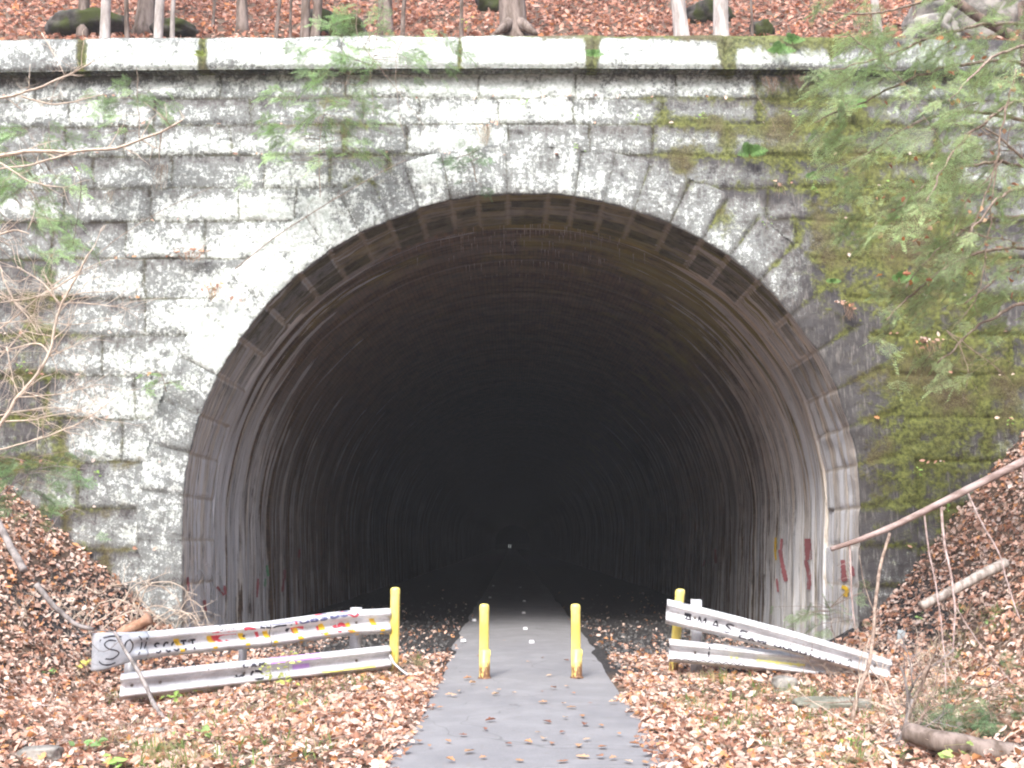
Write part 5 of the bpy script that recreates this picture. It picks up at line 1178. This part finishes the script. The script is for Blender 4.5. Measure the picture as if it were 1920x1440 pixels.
# arching dead canes behind the left guardrail
rr = random.Random(9); canes = empty('dead_cane_thicket', tuple(map(float, at(270, 1185, 12.6))), 'tangle of arching dead grey canes behind the flared end of the left guardrail', 'canes')
cl = [[(150, 1180), (170, 1140), (215, 1120), (255, 1135), (290, 1180)], [(180, 1190), (215, 1160), (262, 1140), (300, 1155), (318, 1190)], [(240, 1185), (250, 1120), (280, 1092), (330, 1110), (350, 1170)], [(255, 1180), (262, 1110), (300, 1085), (345, 1100), (375, 1165)],
      [(270, 1190), (300, 1150), (345, 1140), (370, 1180)], [(280, 1185), (320, 1150), (350, 1145), (385, 1190)], [(160, 1100), (175, 1110), (195, 1112), (215, 1092)], [(175, 1170), (210, 1150), (235, 1120), (250, 1095), (290, 1085)], [(335, 1160), (350, 1148), (372, 1160), (378, 1195)], [(330, 1180), (345, 1125), (365, 1125), (385, 1150), (392, 1190)],
      [(255, 1100), (262, 1125), (285, 1148), (305, 1180)], [(250, 1130), (270, 1155), (268, 1185)], [(200, 1100), (230, 1095), (262, 1085)], [(215, 1200), (240, 1165), (290, 1130), (335, 1145), (360, 1185)]]
for i, pts in enumerate(cl):
    P = path3(pts, 12.4 + rr.uniform(-.3, .4), .03, i); m = MB(); m.tube(P, np.linspace(.010, .004, len(P)), 5); twigs(m, P, .004, rr, 9, .26); m.build('cane', TWIG_PALE, canes)

def pole(name, pts, r0, r1, mat, label, cat, side=(), amp=.01, seed=1, k=10, rough=.06, group=None):
    P = np.array([at(*p) for p in pts]); P = wiggle(smooth_path(P, 2), amp, .06, seed); m = MB(); m.tube(P, np.linspace(r0, r1, len(P)), k, rough=rough)
    e = empty(name, tuple(map(float, P[0])), label, cat, group) if side else None
    if not side: return tag(m.build(name, mat, origin=tuple(map(float, P[0]))), label, cat, group)
    m.build('stem', mat, e); rr = random.Random(seed)
    for pts2, r_ in side:
        Q = np.array([at(*p) for p in pts2]); Q = wiggle(smooth_path(Q, 2), .015, .05, seed + 3); m = MB(); m.tube(Q, np.linspace(r_, r_ * .5, len(Q)), 6); twigs(m, Q, r_ * .3, rr, 4, .2); m.build('side_branch', mat, e)
    return e
pole('fallen_pole', [(1990, 830, 11.2), (1925, 862, 11.2), (1820, 915, 11.1), (1730, 960, 11.1), (1664, 992, 11.0), (1600, 1016, 11.0), (1558, 1030, 11.0)], .052, .026, PINKWOOD, 'long straight barkless pole leaning down from the right bank across the jamb', 'pole',
     side=[([(1593, 1020, 11.0), (1596, 1080, 10.95), (1597, 1130, 10.9), (1602, 1178, 10.8)], .013), ([(1733, 962, 11.1), (1742, 1040, 10.9), (1755, 1100, 10.7), (1766, 1180, 10.5), (1772, 1240, 10.3), (1774, 1310, 9.8)], .011), ([(1765, 950, 11.1), (1770, 1020, 10.9), (1785, 1090, 10.7), (1792, 1150, 10.5), (1785, 1230, 10.2)], .017),
           ([(1815, 925, 11.1), (1840, 980, 10.9), (1876, 1042, 10.6), (1890, 1100, 10.4), (1912, 1160, 10.1)], .012), ([(1788, 1130, 10.6), (1830, 1200, 10.2), (1880, 1260, 9.8), (1915, 1300, 9.5)], .007), ([(1915, 870, 11.2), (1920, 900, 11.1), (1930, 930, 11.0)], .015)])
pole('sapling', [(1598, 1350, 9.6), (1606, 1308, 9.7), (1618, 1275, 9.8), (1629, 1252, 9.9), (1637, 1190, 10.1), (1641, 1130, 10.3), (1650, 1060, 10.5), (1668, 1000, 10.6)], .020, .015, TWIG_TAN, 'curved bare sapling in front of the right guardrail end', 'sapling',
     side=[([(1629, 1252, 9.9), (1650, 1275, 9.7), (1668, 1305, 9.5), (1682, 1330, 9.3)], .009), ([(1606, 1315, 9.7), (1560, 1318, 9.6), (1508, 1314, 9.5)], .007), ([(1640, 1150, 10.3), (1620, 1100, 10.4), (1612, 1040, 10.5)], .005)], seed=4)
pole('fallen_log', [(1728, 1136, 11.2), (1780, 1110, 11.4), (1840, 1078, 11.7), (1884, 1055, 11.9)], .050, .062, bark('mottled_pale_bark', (.20, .165, .14), (.48, .43, .39), 12), 'short pale log lying up the right bank under the leaning pole', 'log', seed=5)
pole('fallen_log', [(1700, 1372, 8.1), (1760, 1390, 7.9), (1830, 1402, 7.8), (1990, 1440, 7.6)], .075, .098, BARK_GREY, 'thick grey-brown log at the bottom right corner', 'log', seed=6, amp=.02, rough=.10, k=14)
pole('fallen_branch', [(-30, 940, 11.8), (0, 985, 11.7), (22, 1030, 11.6), (45, 1070, 11.4)], .035, .045, TWIG_GREY, 'grey dead branch lying down the left bank at the edge', 'branch', seed=7)
pole('fallen_branch', [(68, 1095, 11.3), (90, 1125, 11.3), (115, 1150, 11.3), (140, 1172, 11.3), (175, 1180, 11.3)], .032, .022, TWIG_GREY, 'dark grey dead branch pointing at the flared guardrail end', 'branch', seed=8)
pole('fallen_branch', [(215, 1185, 11.0), (232, 1215, 10.9), (255, 1250, 10.75), (275, 1290, 10.6), (290, 1325, 10.4), (310, 1350, 10.2), (328, 1370, 10.0)], .015, .028, TWIG_GREY, 'crooked grey branch propped over the left guardrail end', 'branch',
     side=[([(218, 1186, 11.0), (180, 1180, 11.0), (150, 1195, 11.1)], .009), ([(228, 1198, 11.0), (190, 1230, 10.9), (165, 1195, 10.9), (170, 1260, 10.9)], .004)], seed=9, k=8)
pole('fallen_branch', [(345, 1368, 9.9), (360, 1345, 9.9), (378, 1330, 9.9)], .012, .008, TWIG_TAN, 'short tan stick beside the foot of the propped crooked branch', 'branch', seed=10)
pole('fallen_branch', [(1645, 1398, 7.9), (1660, 1412, 7.85), (1680, 1440, 7.7)], .012, .014, TWIG_PALE, 'bright bleached stick near the bottom edge at the right', 'branch', seed=12, amp=.004)
pole('fallen_branch', [(92, 1320, 9.0), (100, 1300, 9.05), (113, 1275, 9.1)], .010, .007, TWIG_TAN, 'short tan stick standing in the leaves of the left foreground', 'branch', seed=13)
# broken wood on the end section
pole('broken_wood', [(222, 1188, 12.0), (240, 1180, 12.0), (262, 1172, 12.0), (282, 1160, 12.0)], .05, .075, simple('orange_brown_rotten_wood', (.30, .16, .10), (.50, .31, .22), 12, .9, .1, .6), 'rotten orange-brown wood chunk resting behind the flared guardrail end', 'wood', seed=14, rough=.2, amp=.01)
# dead shrub in the right foreground
sh = empty('dead_shrub', tuple(map(float, at(1690, 1400, 8.3))), 'dead grey-brown shrub of crooked stems in the right foreground', 'shrub'); rr = random.Random(15)
for i, (pts, r_) in enumerate([([(1690, 1420), (1698, 1370), (1704, 1320), (1700, 1290), (1690, 1250)], .022), ([(1690, 1420), (1700, 1350), (1720, 1300), (1735, 1270), (1750, 1230)], .024), ([(1660, 1410), (1690, 1385), (1700, 1350), (1712, 1310)], .03), ([(1640, 1415), (1670, 1395), (1690, 1380), (1720, 1360), (1740, 1330), (1765, 1240)], .014),
                                ([(1705, 1300), (1720, 1270), (1745, 1250), (1790, 1220)], .008), ([(1700, 1380), (1725, 1350), (1750, 1310)], .008), ([(1712, 1290), (1705, 1240), (1700, 1220), (1690, 1190)], .007), ([(1730, 1275), (1738, 1250), (1745, 1245)], .022), ([(1660, 1440), (1680, 1400), (1740, 1360), (1765, 1340)], .010)]):
    P = path3(pts, 8.3 + rr.uniform(-.1, .1), .02, i); m = MB(); m.tube(P, np.linspace(r_, r_ * .4, len(P)), 7, rough=.15); twigs(m, P, .004, rr, 9, .22); m.build('stem', (TWIG_GREY, TWIG_TAN)[i % 2], sh)

# loose dead brush standing on the banks
def brush(px0, px1, py0, py1, n, label, seed, mat, H=.55):
    rr = random.Random(seed); c0 = on_ground((px0 + px1) / 2, (py0 + py1) / 2); e = empty('dead_brush', tuple(map(float, c0)), label, 'brush', 'dead brush on the banks')
    for k in range(n):
        c = on_ground(rr.uniform(px0, px1), rr.uniform(py0, py1)); d = np.array([rr.gauss(0, .6), rr.gauss(-.1, .4), 1.0]); d /= np.linalg.norm(d); q = [c - [0, 0, .03]]; L = H * rr.uniform(.5, 1.4)
        for s_ in range(7): d = d + np.array([rr.gauss(0, .18), rr.gauss(0, .15), rr.gauss(-.10, .1)]); d /= np.linalg.norm(d); q.append(q[-1] + d * L / 7)
        q = np.array(q); m = MB(); m.tube(q, np.linspace(.0075, .003, len(q)), 5); twigs(m, q, .003, rr, 4, .22, 3); m.build('cane', mat, e)
brush(1600, 1900, 1240, 1420, 40, 'grey-brown dead brush across the right foreground around the thick log', 71, TWIG_PALE)
brush(1720, 1910, 1010, 1220, 26, 'sparse dead brush high on the right bank below the leaning pole', 72, TWIG_TAN, .4)
brush(20, 230, 1120, 1240, 22, 'dead brush on the left bank beside the flared guardrail end', 73, TWIG_PALE, .4)
brush(30, 260, 1270, 1420, 20, 'few dead stems in the leaves of the left foreground', 74, TWIG_TAN, .3)
brush(1500, 1640, 1270, 1340, 14, 'thin dead stems around the flat stone slab', 75, TWIG_TAN, .3)
# ------------------------------------------------------------------ stones and small things on the ground
p = on_ground(1470, 1292); rock('stone', (p[0], p[1], p[2] + .05), (.145, .13, .13), ROCKM, 'rounded grey stone in front of the right guardrail', 21, 'stone')
p = on_ground(1560, 1325); rock('stone', (p[0], p[1], p[2] + .03), (.42, .22, .11), simple('green_tinged_slab', (.15, .155, .12), (.30, .30, .26), 5, .95, .1, .8, .03, 7), 'flat grey-green stone slab below the right guardrail end', 22, 'stone', flat=.2)
p = on_ground(230, 1372); rock('stone', (p[0], p[1], p[2] + .02), (.10, .08, .06), ROCKM, 'small grey stone in the grass of the left foreground', 23, 'stone') if 0 else rock('stone', tuple(on_ground(285, 1382) + [0, 0, .03]), (.10, .09, .07), ROCKM, 'small grey stone in the grass of the left foreground', 23, 'stone')
rock('stone', tuple(on_ground(75, 1425) + [0, 0, .03]), (.16, .12, .09), ROCKM, 'half-buried pale stone at the bottom left corner', 24, 'stone')
p = at(1690, 1205, 12.4); p2 = on_ground(1690, 1205)
m = MB(); m.box((p2[0], p2[1], p2[2] + .06), (.10, .012, .20), np.array(Matrix.Rotation(.12, 3, 'Y')), bev=.004); m.tube([[p2[0], p2[1] + .012, p2[2] - .1], [p2[0], p2[1] + .012, p2[2] + .12]], .012, 6)
tag(m.build('metal_marker', simple('blue_grey_painted_metal', (.30, .36, .38), (.42, .48, .50), 20, .5, .3, .1), smooth=False, origin=tuple(map(float, p2))), 'small blue-grey metal plate standing in the leaves of the right bank', 'marker')
p = on_ground(755, 1262)
m = MB(); m.tube([atv(731, 1228, 12.75), atv(738, 1243, 12.7), atv(752, 1256, 12.6), atv(765, 1266, 12.55)], [.014, .014, .012, .018], 7); tag(m.build('bent_strap', GALV, origin=tuple(map(float, p))), 'bent pale metal strap at the foot of the left yellow post', 'strap')

# ------------------------------------------------------------------ grass and seedlings
rg = random.Random(44); m = MB()
GP = [(330, 1300, 90, 30), (420, 1340, 110, 40), (250, 1400, 90, 50), (380, 1400, 120, 50), (520, 1330, 130, 40), (600, 1290, 90, 20), (690, 1280, 50, 15), (1400, 1300, 90, 20), (1500, 1310, 80, 20), (1560, 1350, 120, 30), (1380, 1360, 60, 25), (1480, 1400, 110, 40), (1290, 1330, 50, 20), (1640, 1340, 70, 40), (1740, 1290, 90, 60), (1840, 1330, 80, 40),
      (560, 1400, 110, 30), (1600, 1420, 90, 25), (780, 1250, 30, 10), (1330, 1275, 60, 8), (250, 1310, 60, 10), (1850, 1150, 60, 60), (1800, 1230, 70, 50), (340, 1430, 100, 20)]
for (px, py, sx_, sy_) in GP:
    for _ in range(34):
        c = on_ground(rg.gauss(px, sx_ * .5), min(1500, max(1150, rg.gauss(py, sy_ * .5)))); 
        if abs(c[0] - .17) < 1.2 and c[1] < 15: continue
        green = rg.random() < .45
        blades(m, c - np.array([0, 0, .01]), rg.randrange(5, 11), rg.uniform(.13, .30), .0055, rg, (.34, .50, .18) if green else (.66, .60, .38), 1.0, .35)
tag(m.build('grass', STRAW, smooth=False, origin=(0, 10, 0)), 'sparse dry and green grass growing through the leaf litter', 'grass', kind='stuff')
def seedling(px, py, label, h, n, seed, col=(.50, .56, .16), size=.06):
    rr = random.Random(seed); c = on_ground(px, py); m = MB(); q = [c]
    for k in range(6): q.append(q[-1] + np.array([rr.gauss(0, .015), rr.gauss(0, .01), h / 6]))
    q = np.array(q); m.tube(q, np.linspace(.005, .002, 7), 5, col=(.36, .30, .16)); P = []
    for k in range(n): i = rr.randrange(2, 7); d = np.array([rr.gauss(0, .075), rr.gauss(-.02, .05), rr.gauss(0, .02)]); P.append(q[i] + d); m.tube([q[i], q[i] + d], [.002, .0015], 3, cap=False, col=(.36, .34, .14))
    r_ = np.random.default_rng(seed); V, F, C = leaf_arrays(P, r_.uniform(size * .8, size * 1.3, n), np.tile([0, -.45, .9], (n, 1)), .45, pal=np.array([col, np.array(col) * .8, np.array(col) * 1.15]), oval=.8, rng=r_)
    m.add(V, F); m.C[-1] = C
    return tag(m.build('seedling', GREEN, smooth=False, origin=tuple(map(float, c))), label, 'seedling', 'leafy seedlings in the leaf litter')
for a in [(541, 1305, 'tallest yellow-green seedling in front of the left guardrail', .44, 20, 1), (500, 1290, 'yellow-green seedling left of the tallest one', .26, 12, 2), (350, 1310, 'bright green seedling below the lower left beam', .32, 14, 3, (.42, .62, .16)), (325, 1330, 'low bright seedling beside the crooked propped branch', .16, 9, 4, (.36, .55, .14)),
          (150, 1265, 'pale yellow seedling left of the flared guardrail end', .16, 5, 5, (.62, .60, .16), .09), (95, 1265, 'low green seedling on the left bank', .06, 5, 6, (.22, .42, .14)), (165, 1410, 'broad green leaf cluster in the left foreground', .07, 5, 7, (.28, .48, .18), .08), (200, 1440, 'bright green leaf cluster at the bottom edge', .08, 6, 8, (.40, .62, .18), .09),
          (547, 1340, 'low seedling under the tallest yellow-green one', .12, 7, 9, (.42, .52, .2)), (1780, 1430, 'yellow-green seedling under the thick log', .12, 8, 10, (.45, .6, .2), .07), (1610, 1410, 'green seedling left of the dead shrub', .10, 6, 11, (.4, .56, .16)), (1725, 1170, 'small bright plant on the right bank beside the short log', .08, 6, 12, (.3, .5, .16)), (380, 1395, 'green seedling in the grassy patch at left', .14, 9, 13, (.36, .52, .2)), (1860, 1170, 'green seedling higher on the right bank', .12, 7, 14, (.3, .46, .18))]:
    seedling(*a)
# twigs strewn in the litter
m = MB(); rt = random.Random(61)
for _ in range(330):
    x = rt.uniform(-7.5, 7.5); y = rt.uniform(7, 14.8)
    if abs(x - .17) < 1.3: continue
    a = rt.uniform(0, 6.28); L = rt.uniform(.15, .6); q = []
    for t in np.linspace(-.5, .5, 5): xx = x + math.cos(a) * L * t + rt.gauss(0, .008); yy = min(14.95, y + math.sin(a) * L * t); q.append([xx, yy, float(ground_z(xx, yy)) + .045 + rt.uniform(0, .03)])
    m.tube(q, [.003, .005, .005, .004, .002], 4, col=(.3, .24, .2))
tag(m.build('twig_litter', TWIG_TAN, origin=(0, 10, 0)), 'fine dead twigs strewn through the fallen leaves', 'twigs', kind='stuff')
# lime-clad small roots / fallen leaves caught on wall ledges
pts = [(at(rt.uniform(-20, 1900), rows[rt.randrange(2, 15)] - rt.uniform(0, 5), WY - .075)) for _ in range(260)]
pts = [p for p in pts if math.hypot((p[0] / p[1] * FPX * .99), 0) > 640 or p[2] > 7.2][:150]
V, F, C = leaf_arrays(pts, rl.uniform(.04, .09, len(pts)), np.tile([0, -.8, .6], (len(pts), 1)), .7, rng=rl)
tag(mesh_np('ledge_leaves', V, F, LEAFM, cols=C, smooth=False), 'few fallen leaves caught on the ledges of the stone wall', 'leaves', kind='stuff')

# ------------------------------------------------------------------ haze volume, added to veil and lift the tunnel darks
hz_ = G('black_lift_haze'); nt = hz_.t
pv = nt.nodes.new('ShaderNodeVolumePrincipled'); pv.inputs['Density'].default_value = 0.0018; pv.inputs['Color'].default_value = (.95, .96, 1, 1); pv.inputs['Anisotropy'].default_value = 0.2
out = nt.nodes['Material Output']; nt.nodes.remove(hz_.b); nt.links.new(pv.outputs[0], out.inputs['Volume'])
m = MB(); m.box((0, 10, 45), (900, 900, 96)); hzo = m.build('haze', hz_.m, smooth=False); tag(hzo, kind='stuff')
hzo['label'] = 'thin haze added over the cutting to lift the dark of the tunnel mouth'; hzo['category'] = 'haze'
